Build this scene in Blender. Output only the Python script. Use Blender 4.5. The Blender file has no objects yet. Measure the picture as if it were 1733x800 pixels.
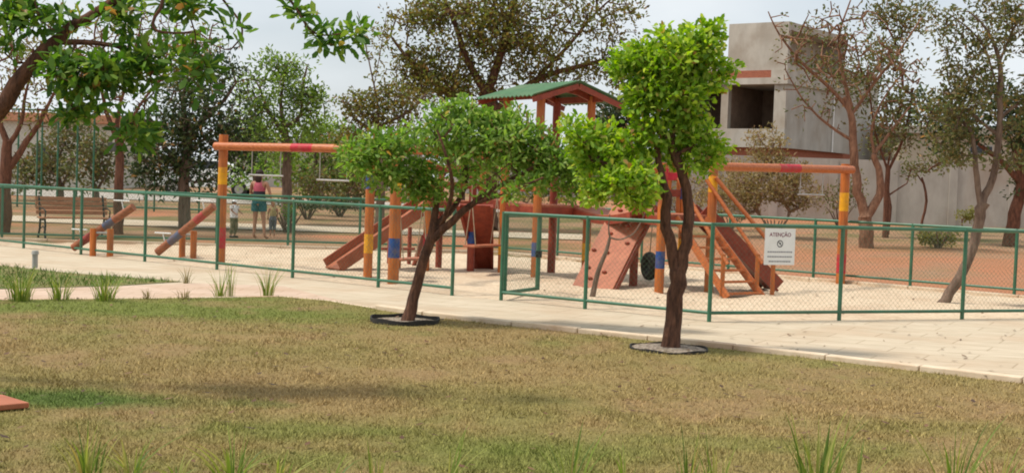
import bpy, bmesh, math, random
import numpy as np
from mathutils import Vector, Matrix
R = math.radians
random.seed(7); rng = np.random.default_rng(7)
sc = bpy.context.scene
COL = sc.collection

# ------------------------------------------------------------------ camera
F, CH = 2200.0, 1.7
PITCH, ROLL = math.atan(96/F), R(2.04)
cam = bpy.data.cameras.new('camera'); camo = bpy.data.objects.new('camera', cam); COL.objects.link(camo)
cam.sensor_width = 36; cam.lens = 36*F/1733; cam.clip_end = 2000; cam.clip_start = .1
MC = Matrix.Rotation(math.pi/2-PITCH, 3, 'X') @ Matrix.Rotation(ROLL, 3, 'Z')
camo.matrix_world = Matrix.Translation((0, 0, CH)) @ MC.to_4x4()
sc.camera = camo
sc.render.engine = 'CYCLES'; sc.cycles.filter_width = 1.9
# ------------------------------------------------------------------ light
SUNV = Vector((-.58, -.08, 1)).normalized()
EL = math.asin(SUNV.z); AZ = math.atan2(SUNV.x, SUNV.y)
w = bpy.data.worlds.new('World'); sc.world = w; w.use_nodes = True
nt = w.node_tree; nt.nodes.clear()
N = nt.nodes.new; L = nt.links.new
out = N('ShaderNodeOutputWorld'); bg = N('ShaderNodeBackground'); sky = N('ShaderNodeTexSky')
sky.sky_type = 'NISHITA'; sky.sun_disc = False; sky.sun_elevation = EL; sky.sun_rotation = AZ; sky.dust_density = 3
tc = N('ShaderNodeTexCoord'); mp = N('ShaderNodeMapping'); mp.inputs['Scale'].default_value = (1.2, 1.2, 3.2)
nz = N('ShaderNodeTexNoise'); nz.inputs['Scale'].default_value = 2.6; nz.inputs['Detail'].default_value = 6; nz.inputs['Roughness'].default_value = .5
L(tc.outputs['Generated'], mp.inputs[0]); L(mp.outputs[0], nz.inputs['Vector'])
cr = N('ShaderNodeValToRGB'); cr.color_ramp.elements[0].position = .36; cr.color_ramp.elements[1].position = .62
cr.color_ramp.elements[0].color = (.6, .6, .6, 1); cr.color_ramp.elements[1].color = (1, 1, 1, 1)
L(nz.outputs['Fac'], cr.inputs[0])
mx = N('ShaderNodeMix'); mx.data_type = 'RGBA'; mx.inputs[7].default_value = (5.6, 5.95, 6.2, 1)
L(cr.outputs[0], mx.inputs[0]); L(sky.outputs[0], mx.inputs[6]); L(mx.outputs[2], bg.inputs[0])
bg.inputs[1].default_value = .13; L(bg.outputs[0], out.inputs[0])
sun = bpy.data.lights.new('sun', 'SUN'); sun.energy = 3.4; sun.angle = R(8); sun.color = (1, .94, .84)
so = bpy.data.objects.new('sun', sun); COL.objects.link(so); so.rotation_euler = (-SUNV).to_track_quat('-Z', 'Y').to_euler()
sc.view_settings.view_transform = 'Standard'; sc.view_settings.look = 'None'
sc.view_settings.gamma = 1; sc.view_settings.use_curve_mapping = False; sc.view_settings.exposure = 0.22

# ------------------------------------------------------------------ helpers
def gz(y):
    return 0.0 if y < 26 else min((y-26)*.024, .9)
def ray(px, py):
    return MC @ Vector(((px-866.5)/F, -(py-400)/F, -1))
def G(px, py, z=0.0):
    d = ray(px, py); y = 20.0
    for _ in range(30):
        t = (gz(y)+z-CH)/min(d.z, -1e-4); y = .5*y+.5*min(t*d.y, 120)
    p = d*(y/d.y)
    return Vector((p.x, y, gz(y)+z))
def D(px, py, Y):
    d = ray(px, py); p = d*(Y/d.y); return Vector((p.x, Y, p.z+CH))
def on(px, Y):                     # ground point at depth Y seen in column px at about the ground
    p = D(px, 400, Y); z = gz(Y)
    for _ in range(3):
        py = 304+.0356*(px-866)+(CH-z)*F/Y; p = D(px, py, Y)
    return Vector((p.x, Y, z))

MATS = {}
def nodes(name):
    m = bpy.data.materials.new(name); m.use_nodes = True
    t = m.node_tree; b = t.nodes['Principled BSDF']
    return m, t, b
def mat(name, c1, c2=None, scale=6, rough=.8, bump=0, stretch=(1, 1, 1), spec=.3, lo=.35, hi=.65, metal=0, c3=None, scale3=1.5, bscale=None, amt3=.6):
    if name in MATS: return MATS[name]
    m, t, b = nodes(name)
    b.inputs['Roughness'].default_value = rough; b.inputs['Specular IOR Level'].default_value = spec; b.inputs['Metallic'].default_value = metal
    if c2 is None: c2 = tuple(x*.75 for x in c1)
    tc = t.nodes.new('ShaderNodeTexCoord'); mp = t.nodes.new('ShaderNodeMapping'); mp.inputs['Scale'].default_value = stretch
    n = t.nodes.new('ShaderNodeTexNoise'); n.inputs['Scale'].default_value = scale; n.inputs['Detail'].default_value = 8; n.inputs['Roughness'].default_value = .65
    r = t.nodes.new('ShaderNodeValToRGB'); r.color_ramp.elements[0].position = lo; r.color_ramp.elements[1].position = hi
    r.color_ramp.elements[0].color = (*c2, 1); r.color_ramp.elements[1].color = (*c1, 1)
    t.links.new(tc.outputs['Object'], mp.inputs[0]); t.links.new(mp.outputs[0], n.inputs['Vector']); t.links.new(n.outputs['Fac'], r.inputs[0])
    colout = r.outputs[0]
    if c3 is not None:
        n3 = t.nodes.new('ShaderNodeTexNoise'); n3.inputs['Scale'].default_value = scale3; n3.inputs['Detail'].default_value = 5
        t.links.new(tc.outputs['Object'], n3.inputs['Vector'])
        r3 = t.nodes.new('ShaderNodeValToRGB'); r3.color_ramp.elements[0].position = .45; r3.color_ramp.elements[1].position = .68
        r3.color_ramp.elements[0].color = (0, 0, 0, 1); r3.color_ramp.elements[1].color = (amt3, amt3, amt3, 1)
        t.links.new(n3.outputs['Fac'], r3.inputs[0])
        mm = t.nodes.new('ShaderNodeMix'); mm.data_type = 'RGBA'; mm.inputs[7].default_value = (*c3, 1)
        t.links.new(r3.outputs[0], mm.inputs[0]); t.links.new(colout, mm.inputs[6]); colout = mm.outputs[2]
    t.links.new(colout, b.inputs['Base Color'])
    if bump:
        bp = t.nodes.new('ShaderNodeBump'); bp.inputs['Strength'].default_value = bump; bp.inputs['Distance'].default_value = .03
        if bscale:
            n2 = t.nodes.new('ShaderNodeTexNoise'); n2.inputs['Scale'].default_value = bscale; n2.inputs['Detail'].default_value = 4
            t.links.new(mp.outputs[0], n2.inputs['Vector']); t.links.new(n2.outputs['Fac'], bp.inputs['Height'])
        else: t.links.new(n.outputs['Fac'], bp.inputs['Height'])
        t.links.new(bp.outputs[0], b.inputs['Normal'])
    MATS[name] = m; return m
def leafmat(name, cols, trans=.35, rough=.5):
    if name in MATS: return MATS[name]
    m, t, b = nodes(name)
    g = t.nodes.new('ShaderNodeNewGeometry'); r = t.nodes.new('ShaderNodeValToRGB')
    el = r.color_ramp.elements
    while len(el) < len(cols): el.new(.5)
    for i, c in enumerate(cols):
        el[i].position = i/(len(cols)-1)*(.96 if len(cols) == 4 else 1); el[i].color = (*c, 1)
    if len(cols) == 4:
        e_ = el.new(.988); e_.color = (.36, .20, .07, 1)
    t.links.new(g.outputs['Random Per Island'], r.inputs[0]); t.links.new(r.outputs[0], b.inputs['Base Color'])
    b.inputs['Roughness'].default_value = rough; b.inputs['Specular IOR Level'].default_value = .25
    tr = t.nodes.new('ShaderNodeBsdfTranslucent'); ms = t.nodes.new('ShaderNodeMixShader'); ms.inputs[0].default_value = trans
    hs = t.nodes.new('ShaderNodeHueSaturation'); hs.inputs['Value'].default_value = 1.5; hs.inputs['Saturation'].default_value = 1.15
    t.links.new(r.outputs[0], hs.inputs['Color']); t.links.new(hs.outputs[0], tr.inputs[0])
    t.links.new(b.outputs[0], ms.inputs[1]); t.links.new(tr.outputs[0], ms.inputs[2])
    t.links.new(ms.outputs[0], t.nodes['Material Output'].inputs[0])
    MATS[name] = m; return m
def vcmat(name, rough=.9, trans=0, bump=0):
    m, t, b = nodes(name)
    a = t.nodes.new('ShaderNodeAttribute'); a.attribute_name = 'tint'
    n = t.nodes.new('ShaderNodeTexNoise'); n.inputs['Scale'].default_value = 45; n.inputs['Detail'].default_value = 8
    tc = t.nodes.new('ShaderNodeTexCoord'); t.links.new(tc.outputs['Object'], n.inputs['Vector'])
    r = t.nodes.new('ShaderNodeValToRGB'); r.color_ramp.elements[0].position = .3; r.color_ramp.elements[1].position = .7
    r.color_ramp.elements[0].color = (.7, .7, .7, 1); r.color_ramp.elements[1].color = (1.2, 1.2, 1.2, 1)
    t.links.new(n.outputs['Fac'], r.inputs[0])
    mm = t.nodes.new('ShaderNodeMix'); mm.data_type = 'RGBA'; mm.blend_type = 'MULTIPLY'; mm.inputs[0].default_value = 1
    t.links.new(a.outputs['Color'], mm.inputs[6]); t.links.new(r.outputs[0], mm.inputs[7]); t.links.new(mm.outputs[2], b.inputs['Base Color'])
    b.inputs['Roughness'].default_value = rough; b.inputs['Specular IOR Level'].default_value = .1
    if bump:
        bp = t.nodes.new('ShaderNodeBump'); bp.inputs['Strength'].default_value = bump; bp.inputs['Distance'].default_value = .04
        t.links.new(n.outputs['Fac'], bp.inputs['Height']); t.links.new(bp.outputs[0], b.inputs['Normal'])
    return m

ORI = {}
def thing(name, label, cat, loc, group=None):
    o = bpy.data.objects.new(name, None); COL.objects.link(o); o.location = loc; o.empty_display_size = .2
    o['label'] = label; o['category'] = cat
    if group: o['group'] = group
    ORI[o] = Vector(loc); return o
def tag(o, label, cat, group=None, kind=None):
    if label: o['label'] = label
    if cat: o['category'] = cat
    if group: o['group'] = group
    if kind: o['kind'] = kind
    return o
def link(name, me, parent=None, origin=None):
    o = bpy.data.objects.new(name, me); COL.objects.link(o)
    org = ORI[parent] if parent else (Vector(origin) if origin is not None else Vector((0, 0, 0)))
    if parent: o.parent = parent
    else: o.location = org
    if org.length > 0: me.transform(Matrix.Translation(-org))
    ORI[o] = org; return o
class MB:
    def __init__(s): s.v = []; s.f = []; s.m = []; s.mi = 0
    def add(s, vs, fs):
        b = len(s.v); s.v += [tuple(v) for v in vs]; s.f += [tuple(i+b for i in f) for f in fs]; s.m += [s.mi]*len(fs); return s
    def obox(s, c, ax, ay, az):   # centre and half-axes
        c, ax, ay, az = map(Vector, (c, ax, ay, az))
        vs = [c+ax*i+ay*j+az*k for k in (-1, 1) for j in (-1, 1) for i in (-1, 1)]
        return s.add(vs, [(0, 2, 3, 1), (4, 5, 7, 6), (0, 1, 5, 4), (2, 6, 7, 3), (0, 4, 6, 2), (1, 3, 7, 5)])
    def box(s, x0, x1, y0, y1, z0, z1):
        return s.obox(((x0+x1)/2, (y0+y1)/2, (z0+z1)/2), ((x1-x0)/2, 0, 0), (0, (y1-y0)/2, 0), (0, 0, (z1-z0)/2))
    def beam(s, a, b, wd, ht, up=(0, 0, 1)):   # rectangular bar a->b
        a, b = Vector(a), Vector(b); d = (b-a); n = d.normalized(); sd = n.cross(Vector(up))
        if sd.length < 1e-3: sd = Vector((1, 0, 0))
        sd.normalize(); u = sd.cross(n)
        return s.obox((a+b)/2, d/2, sd*wd/2, u*ht/2)
    def tube(s, pts, rad, n=8, cap=True):
        pts = [Vector(p) for p in pts]; k = len(pts)
        if not hasattr(rad, '__len__'): rad = [rad]*k
        vs = []; u = None
        for i in range(k):
            t = (pts[min(i+1, k-1)]-pts[max(i-1, 0)]).normalized()
            if u is None:
                u = t.cross(Vector((0, 0, 1)));
                if u.length < .05: u = t.cross(Vector((1, 0, 0)))
            u = (u-t*u.dot(t)).normalized(); wv = t.cross(u)
            vs += [pts[i]+(u*math.cos(2*math.pi*j/n)+wv*math.sin(2*math.pi*j/n))*rad[i] for j in range(n)]
        fs = [(i*n+j, i*n+(j+1) % n, (i+1)*n+(j+1) % n, (i+1)*n+j) for i in range(k-1) for j in range(n)]
        if cap: fs += [tuple(range(n))[::-1], tuple((k-1)*n+j for j in range(n))]
        return s.add(vs, fs)
    def build(s, name, mats, parent=None, origin=None, smooth=True, bevel=0):
        me = bpy.data.meshes.new(name); me.from_pydata(s.v, [], s.f)
        if not isinstance(mats, (list, tuple)): mats = [mats]
        for m in mats: me.materials.append(m)
        me.polygons.foreach_set('material_index', s.m)
        bm = bmesh.new(); bm.from_mesh(me); bmesh.ops.recalc_face_normals(bm, faces=bm.faces); bm.to_mesh(me); bm.free()
        if smooth:
            me.polygons.foreach_set('use_smooth', [True]*len(me.polygons))
            me.set_sharp_from_angle(angle=R(40))
        o = link(name, me, parent, origin)
        if bevel:
            b = o.modifiers.new('b', 'BEVEL'); b.width = bevel; b.segments = 2; b.limit_method = 'ANGLE'
        return o
def npmesh(name, V, Fc, m, parent=None, origin=None, tint=None, k=4):
    me = bpy.data.meshes.new(name)
    V = np.asarray(V, dtype=np.float32); Fc = np.asarray(Fc, dtype=np.int32)
    me.vertices.add(len(V)); me.vertices.foreach_set('co', V.ravel())
    nf = len(Fc); me.loops.add(nf*k); me.loops.foreach_set('vertex_index', Fc.ravel())
    me.polygons.add(nf); me.polygons.foreach_set('loop_start', np.arange(0, nf*k, k, dtype=np.int32)); me.polygons.foreach_set('loop_total', np.full(nf, k, dtype=np.int32))
    me.update(calc_edges=True); me.validate(); me.materials.append(m)
    if tint is not None:
        a = me.color_attributes.new('tint', 'FLOAT_COLOR', 'POINT'); c = np.ones((len(V), 4), dtype=np.float32); c[:, :3] = tint
        a.data.foreach_set('color', c.ravel())
    return link(name, me, parent, origin)

_LT = rng.random((256, 256))
def vnoise(x, y, s):
    x = np.asarray(x)*s+100; y = np.asarray(y)*s+100
    xi = np.floor(x).astype(int); yi = np.floor(y).astype(int); fx = x-xi; fy = y-yi
    fx = fx*fx*(3-2*fx); fy = fy*fy*(3-2*fy); T = lambda a, b: _LT[a % 256, b % 256]
    return (T(xi, yi)*(1-fx)+T(xi+1, yi)*fx)*(1-fy)+(T(xi, yi+1)*(1-fx)+T(xi+1, yi+1)*fx)*fy
def fbm(x, y, s, o=4):
    r = 0; a = .5; t = 0
    for i in range(o): r = r+a*vnoise(x+17*i, y-9*i, s*2**i); t += a; a *= .55
    return r/t
def inside(poly, x, y):
    x = np.asarray(x, float); y = np.asarray(y, float); c = np.zeros(x.shape, bool); n = len(poly)
    for i in range(n):
        x1, y1 = poly[i][:2]; x2, y2 = poly[(i+1) % n][:2]
        c ^= ((y1 > y) != (y2 > y)) & (x < (x2-x1)*(y-y1)/((y2-y1) or 1e-9)+x1)
    return c

# ------------------------------------------------------------------ materials
M_sand = mat('sand', (.62, .50, .36), (.50, .38, .26), 9, .95, .9, c3=(.40, .27, .17), scale3=.7, bscale=16, amt3=.45)
M_path = mat('path_concrete', (.56, .47, .35), (.46, .38, .275), 3, .85, .15, stretch=(.6, 2.5, 1), c3=(.44, .31, .20), scale3=.8, amt3=.5)
M_pathpink = mat('path_pink', (.58, .43, .33), (.48, .36, .27), 3, .85, .15, stretch=(1, 2, 1), c3=(.42, .28, .18), scale3=1.2, amt3=.5)
M_kerb = mat('kerb_concrete', (.66, .54, .40), (.55, .42, .29), 5, .85, .3, c3=(.42, .20, .09), scale3=1.1, amt3=.55)
M_wood = mat('varnished_wood', (.55, .16, .022), (.33, .08, .013), 5, .45, .35, stretch=(9, 9, .5), spec=.45, c3=(.24, .08, .03), scale3=3, amt3=.65)
M_woodh = mat('varnished_log', (.52, .16, .045), (.34, .085, .022), 5, .45, .2, stretch=(.6, 7, 7), spec=.45)
M_red = mat('red_stained_boards', (.30, .055, .025), (.19, .032, .016), 4, .5, .2, stretch=(2, 2, 2), spec=.4)
M_salmon = mat('salmon_boards', (.44, .15, .075), (.33, .10, .05), 4, .6, .15, stretch=(1, 4, 1), c3=(.22, .08, .045), scale3=1.8, amt3=.6)
M_worn = mat('worn_log', (.36, .12, .05), (.2, .06, .028), 5, .6, .3, stretch=(2, 7, 7))
M_blufade = mat('faded_blue_paint', (.08, .11, .20), (.16, .09, .07), 9, .6)
M_rdfade = mat('faded_crimson_paint', (.42, .05, .05), (.26, .05, .035), 9, .6)
M_side = mat('slide_side_boards', (.34, .10, .05), (.25, .065, .03), 4, .55, .2)
M_yel = mat('yellow_paint', (.78, .39, .015), (.62, .28, .01), 8, .5, c3=(.45, .19, .04), scale3=9, amt3=.7)
M_blu = mat('blue_paint', (.02, .075, .27), (.015, .045, .18), 8, .5, c3=(.14, .10, .12), scale3=9, amt3=.7)
M_rd = mat('crimson_paint', (.52, .018, .04), (.36, .012, .025), 8, .5, c3=(.35, .09, .05), scale3=9, amt3=.7)
M_green = mat('green_painted_steel', (.035, .15, .085), (.022, .105, .055), 5, .4, spec=.5, c3=(.10, .10, .05), scale3=3, amt3=.35)
M_wire = mat('coated_wire', (.10, .16, .10), (.07, .11, .07), 5, .5)
M_roof = mat('green_sheet', (.085, .19, .09), (.06, .14, .07), 3, .55, c3=(.14, .18, .10), scale3=2)
M_black = mat('black_iron', (.015, .015, .016), (.03, .03, .03), 8, .5)
M_rubber = mat('black_rubber', (.02, .02, .02), (.04, .035, .03), 9, .8)
M_steel = mat('worn_steel', (.45, .43, .40), (.3, .28, .26), 8, .4, metal=.6)
M_rope = mat('rope', (.38, .30, .20), (.28, .2, .13), 20, .9)
M_bench = mat('bench_slats', (.42, .19, .10), (.30, .13, .065), 4, .6, .2, stretch=(.6, 5, 5))
M_conc = mat('raw_render', (.455, .42, .365), (.35, .32, .275), 1.6, .92, .3, stretch=(1, 1, .35), c3=(.24, .19, .14), scale3=.9)
M_conc2 = mat('grey_render', (.43, .405, .36), (.33, .31, .275), 1.4, .92, .3, stretch=(1, 1, .4), c3=(.27, .225, .175), scale3=.8)
M_wall = mat('grey_block_wall', (.43, .40, .355), (.33, .305, .27), 1.6, .92, .3, stretch=(1, 1, .45), c3=(.30, .21, .15), scale3=.5)
M_brick = mat('clay_brick', (.36, .13, .075), (.24, .08, .05), 6, .9, .3, stretch=(1, 1, 4))
M_cream = mat('cream_render', (.50, .43, .33), (.42, .36, .27), 1, .9)
M_bark = mat('bark_dark', (.17, .08, .048), (.05, .025, .017), 7, .95, 1, stretch=(3, 3, .8), bscale=14)
M_barkr = mat('bark_red', (.20, .085, .05), (.08, .035, .022), 6, .95, 1, stretch=(3, 3, .8))
M_barkg = mat('bark_grey', (.22, .15, .11), (.09, .055, .04), 5, .95, 1, stretch=(3, 3, .8))
M_barkr2 = mat('bark_brown', (.30, .165, .10), (.13, .065, .04), 6, .95, 1, stretch=(3, 3, .8))
M_barkpale = mat('bark_pale', (.34, .24, .17), (.16, .10, .07), 5, .95, 1, stretch=(3, 3, .8))
M_white = mat('white_enamel', (.78, .78, .76), (.70, .70, .67), 4, .4)
M_skin = mat('skin', (.42, .22, .14), (.36, .18, .11), 9, .6)

def joints(m, sx, sy, rot, strength=.82):
    t = m.node_tree; b = t.nodes['Principled BSDF']; src = b.inputs['Base Color'].links[0].from_socket
    tc = t.nodes.new('ShaderNodeTexCoord'); mp = t.nodes.new('ShaderNodeMapping'); mp.inputs['Rotation'].default_value = (0, 0, rot)
    br = t.nodes.new('ShaderNodeTexBrick'); br.inputs['Scale'].default_value = 1; br.inputs['Brick Width'].default_value = sx; br.inputs['Row Height'].default_value = sy
    br.inputs['Mortar Size'].default_value = .012; br.inputs['Mortar Smooth'].default_value = .4; br.inputs['Color1'].default_value = (1, 1, 1, 1); br.inputs['Color2'].default_value = (.93, .92, .90, 1); br.inputs['Mortar'].default_value = (strength, strength*.95, strength*.88, 1)
    mm = t.nodes.new('ShaderNodeMix'); mm.data_type = 'RGBA'; mm.blend_type = 'MULTIPLY'; mm.inputs[0].default_value = 1
    t.links.new(tc.outputs['Object'], mp.inputs[0]); t.links.new(mp.outputs[0], br.inputs['Vector']); t.links.new(src, mm.inputs[6]); t.links.new(br.outputs['Color'], mm.inputs[7]); t.links.new(mm.outputs[2], b.inputs['Base Color'])
joints(M_path, .9, .45, .5, .72); joints(M_pathpink, .6, .3, .05, .75)
# ------------------------------------------------------------------ ground
def poly_sheet(name, pts, z, m, label=None, kind='structure', cat=None):
    bm = bmesh.new(); vs = [bm.verts.new((p[0], p[1], z)) for p in pts]; f = bm.faces.new(vs)
    bmesh.ops.triangulate(bm, faces=[f]); bmesh.ops.recalc_face_normals(bm, faces=bm.faces)
    me = bpy.data.meshes.new(name); bm.to_mesh(me); bm.free(); me.materials.append(m)
    o = link(name, me); o['kind'] = kind
    if label: o['label'] = label
    if cat: o['category'] = cat
    return o
FA = [G(-250, 398), G(3, 404), G(850, 424)]                   # far fence, left run
FB = [G(850, 424), G(1716, 503), G(2050, 534)]               # far fence, right run
nearfield = [(-30, -5), (30, -5), (30, FB[2].y-6)] + [(p.x, p.y) for p in (FB[2], FB[0], FA[0])] + [(-30, FA[0].y+.5)]
xs = np.concatenate([np.arange(-400, -40, 20), np.arange(-40, 40.1, .5), np.arange(60, 401, 20)])
ys = np.concatenate([np.arange(-40, -4, 6), np.arange(-4, 90, .5), np.arange(90, 1500, 60)])
X, Y = np.meshgrid(xs, ys); GZ = np.clip((Y-26)*.024, 0, .9)
nf = inside(nearfield, X, Y)
Z = GZ-np.where(nf | (Y < -4), .10, .012)
n1 = fbm(X, Y, .25); n2 = fbm(X+40, Y, .9); n3 = fbm(X, Y+70, 2.5)
dirt = np.array([.33, .20, .12]); redd = np.array([.44, .185, .10]); grs = np.array([.10, .125, .035]); dry = np.array([.27, .19, .095])
g1 = np.clip((n1-.5)*7, 0, 1)[..., None]; c = dirt*(1-g1)+redd*g1
g2 = np.clip((n2-.50)*6, 0, 1)[..., None]*.75; c = c*(1-g2)+grs*g2
g3 = np.clip((n3-.48)*6, 0, 1)[..., None]*.5; c = c*(1-g3)+dry*g3
rr = np.clip((X-.5)/3, 0, 1)*np.clip((40-Y)/8, 0, 1)*np.clip((n2-.25)*4, 0, 1); rr = (rr*.8)[..., None]; c = c*(1-rr)+redd*rr
ny, nx = X.shape; idx = np.arange(nx*ny).reshape(ny, nx)
quads = np.stack([idx[:-1, :-1], idx[:-1, 1:], idx[1:, 1:], idx[1:, :-1]], -1).reshape(-1, 4)
o = npmesh('ground', np.stack([X, Y, Z], -1).reshape(-1, 3), quads, vcmat('dirt_ground', bump=.6), tint=c.reshape(-1, 3)); o['kind'] = 'structure'; o['label'] = 'bare reddish brown dirt with patches of thin grass beyond the playground'
# lawn outline
le = [(-900, 506), (0, 505), (330, 502), (480, 500), (560, 507), (600, 514), (640, 521), (720, 532), (870, 549), (1100, 573), (1400, 606), (1733, 645), (2300, 712)]
LE = [G(*p) for p in le]
lawn_poly = [(p.x, p.y) for p in LE]+[(9, 1), (-14, 1)]
poly_sheet('path', nearfield, -.004-.02, M_path, 'cream concrete path curving between the lawn and the fenced playground')
# lawn with tints
DRY = np.array([.40, .285, .125]); GRN = np.array([.23, .26, .065]); DGR = np.array([.12, .185, .045]); SOIL = np.array([.40, .25, .13])
patches = [(G(120, 672), 1.15, .38, 1.0), (G(260, 520), 2.6, .9, .8), (G(420, 720), 1.3, .5, .7), (G(330, 610), 1.6, .3, .25), (G(1190, 622), 1.0, .7, .6),
           (G(930, 760), 1.6, .5, .65), (G(1300, 750), 1.4, .4, .6), (G(640, 780), 1.0, .4, .6), (G(1550, 720), .9, .4, .45), (G(100, 780), .9, .3, .5), (G(1000, 600), 1.2, .5, .3)]
def lawn_tint(x, y):
    a = fbm(x, y*.6, .55, 5); b = fbm(x+50, y, 2.2, 4)
    g = np.clip((a-.50)*5.0, 0, 1)*.55+np.clip((b-.5)*4, 0, 1)*.35
    for i, (p, rx, ry, s) in enumerate(patches):
        d = np.sqrt(((x-p.x)/rx)**2+((y-p.y)/ry)**2)+(b-.5)*1.1
        q = np.clip(1.35-d, 0, 1)*s
        if i == 0: dg = q
        g = np.maximum(g, q)
    mid = np.exp(-((y-11.4)/1.7)**2)*(.85+.5*(b-.5)); far_l = np.clip((y-13.6)/1.2, 0, 1)*np.clip((-1.2-x)/2+.5, 0, 1); near = np.clip((9.6-y)/1.2, 0, 1)
    g = np.clip(g*(1-.75*mid)+.45*far_l+.28*near*np.clip((a-.3)*3, 0, 1), 0, 1)
    g = g[..., None]; c = DRY*(1-g)+GRN*g
    dg = np.clip(dg*.85, 0, 1)[..., None]; c = c*(1-dg)+DGR*dg
    s = np.clip((fbm(x+90, y*.7, 1.3, 4)-.585)*9, 0, 1)[..., None]*.5*np.clip(fbm(x, y, 9, 2)*2-.1, 0, 1)[..., None]; c = c*(1-s)+SOIL*s
    return c
xs = np.arange(-13, 11, .1); ys = np.arange(1, 20.5, .1); X, Y = np.meshgrid(xs, ys); ny, nx = X.shape
idx = np.arange(nx*ny).reshape(ny, nx); q = np.stack([idx[:-1, :-1], idx[:-1, 1:], idx[1:, 1:], idx[1:, :-1]], -1).reshape(-1, 4)
cx = X.ravel()[q].mean(1); cy = Y.ravel()[q].mean(1)
inner = [(p.x, p.y) for p in LE]
q = q[inside(lawn_poly, cx, cy)]
used = np.unique(q); remap = -np.ones(nx*ny, int); remap[used] = np.arange(len(used)); V = np.stack([X, Y, -.012+.012*(fbm(X, Y, 1.5)-.5)], -1).reshape(-1, 3)[used]
T = lawn_tint(V[:, 0], V[:, 1])
o = npmesh('lawn', V, remap[q], vcmat('lawn_turf', bump=.8), tint=T*.72); o['kind'] = 'structure'; o['label'] = 'patchy dry lawn in the foreground, brown with green areas'
# blades
def blades(name, n, poly, ymin, ymax, hmin, hmax, tintf, m, label, dens=1.6, shift=0.0):
    u = rng.random(n*3); y = (ymin**(1-dens)+(ymax**(1-dens)-ymin**(1-dens))*u)**(1/(1-dens))
    x = (rng.random(n*3)*2-1)*(y*.47+.8)
    k = inside(poly, x, y); x, y = x[k][:n], y[k][:n]; n = len(x)
    if name == 'lawn_grass':
        k = rng.random(n) > np.clip((fbm(x+90, y*.7, 1.3, 4)-.60)*9, 0, .5); x, y = x[k], y[k]; n = len(x)
    T = tintf(x, y); clump = fbm(x, y, 5, 2)
    h = (hmin+(hmax-hmin)*rng.random(n))*(.5+clump); wd = h*.13+.0035*y/10
    a = rng.random(n)*2*np.pi; ln = (rng.random(n)**.5)*h*1.1; b = rng.random(n)*2*np.pi
    base = np.stack([x, y, np.full(n, -.015+shift)], -1); dv = np.stack([np.cos(a), np.sin(a), 0*a], -1)*wd[:, None]*.5
    tip = base+np.stack([np.cos(b)*ln, np.sin(b)*ln, h], -1)
    V = np.stack([base-dv, base+dv, tip], 1).reshape(-1, 3); Fc = np.arange(n*3).reshape(-1, 3)
    T = T*(.62+.75*rng.random(n))[:, None]; T = np.repeat(T, 3, 0)
    o = npmesh(name, V, Fc, m, tint=T, k=3); tag(o, label, 'grass', kind='stuff'); return o
M_blade = vcmat('grass_blades')
blades('lawn_grass', 330000, lawn_poly, 6.2, 20, .010, .034, lawn_tint, M_blade, 'short dry and green grass blades covering the foreground lawn')
# kerbs
def kerb(name, pts, wdt, z0, z1, m, label, seg=1.0):
    mb = MB(); pts = [Vector((p.x, p.y, 0)) for p in pts]
    for a, b in zip(pts[:-1], pts[1:]):
        d = b-a; n = max(1, round(d.length/seg)); d /= n
        for i in range(n):
            p = a+d*i+d.normalized()*.006; q_ = a+d*(i+1)-d.normalized()*.006; jz = random.uniform(-.004, .004)
            mb.obox(((p.x+q_.x)/2, (p.y+q_.y)/2, (z0+z1)/2+jz), (q_-p)/2, d.normalized().cross(Vector((0, 0, 1)))*wdt/2, (0, 0, (z1-z0)/2))
    o = mb.build(name, m, smooth=False, bevel=.012); o['kind'] = 'structure'; o['label'] = label; return o
kerb('lawn_kerb', LE[6:], .13, -.10, .045, M_kerb, 'pale concrete kerb blocks with rusty stains edging the lawn')
kerb('lawn_edging', LE[1:7], .06, -.10, -.005, M_kerb, 'thin concrete edging at the left end of the lawn')
kerb('playground_kerb', [FA[0], FA[2], FB[2]], .16, -.12, .07, M_kerb, 'low concrete kerb under the far fence of the sand pit')
# left green wedge and pink path
wedge = [G(-600, 430), G(0, 447), G(110, 459), G(310, 474), G(200, 481), G(0, 486), G(-600, 490)]
poly_sheet('grass_strip', [(p.x, p.y) for p in wedge], -.016, mat('strip_turf', (.11, .15, .035), (.2, .15, .06), 2.5, .95, .5), 'narrow green grass wedge between the two arms of the path')
wp = [(p.x, p.y) for p in wedge]
blades('strip_grass', 16000, wp, 15, 27, .03, .08, lambda x, y: np.tile(np.array([.12, .19, .04]), (len(x), 1))*(.7+.6*fbm(x, y, 2))[:, None], M_blade, 'green grass blades on the wedge between the path arms', shift=.004)
pp = [G(-600, 491), G(0, 487), G(200, 482), G(330, 477), G(480, 482), G(600, 512), G(560, 506), G(480, 499), G(330, 501.5), G(0, 504), G(-600, 505)]
poly_sheet('side_path', [(p.x, p.y) for p in pp], -.018, M_pathpink, 'pinkish paving strip beside the lawn on the left')
# sand
NL = (G(40, 418), G(765, 497)); NM = (G(848, 505), G(1200, 541)); NR = (G(1200, 541), G(1628, 537))
def ext(a, b, t): return a+(b-a)*t
nl0 = ext(NL[0], NL[1], -.45); nrE = ext(NR[0], NR[1], 1.75)
sand_poly = [nl0, NL[1], NM[0], NM[1], nrE, Vector((FB[2].x+2, FB[2].y-3, 0)), FB[2], FB[0], FA[0]]
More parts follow.
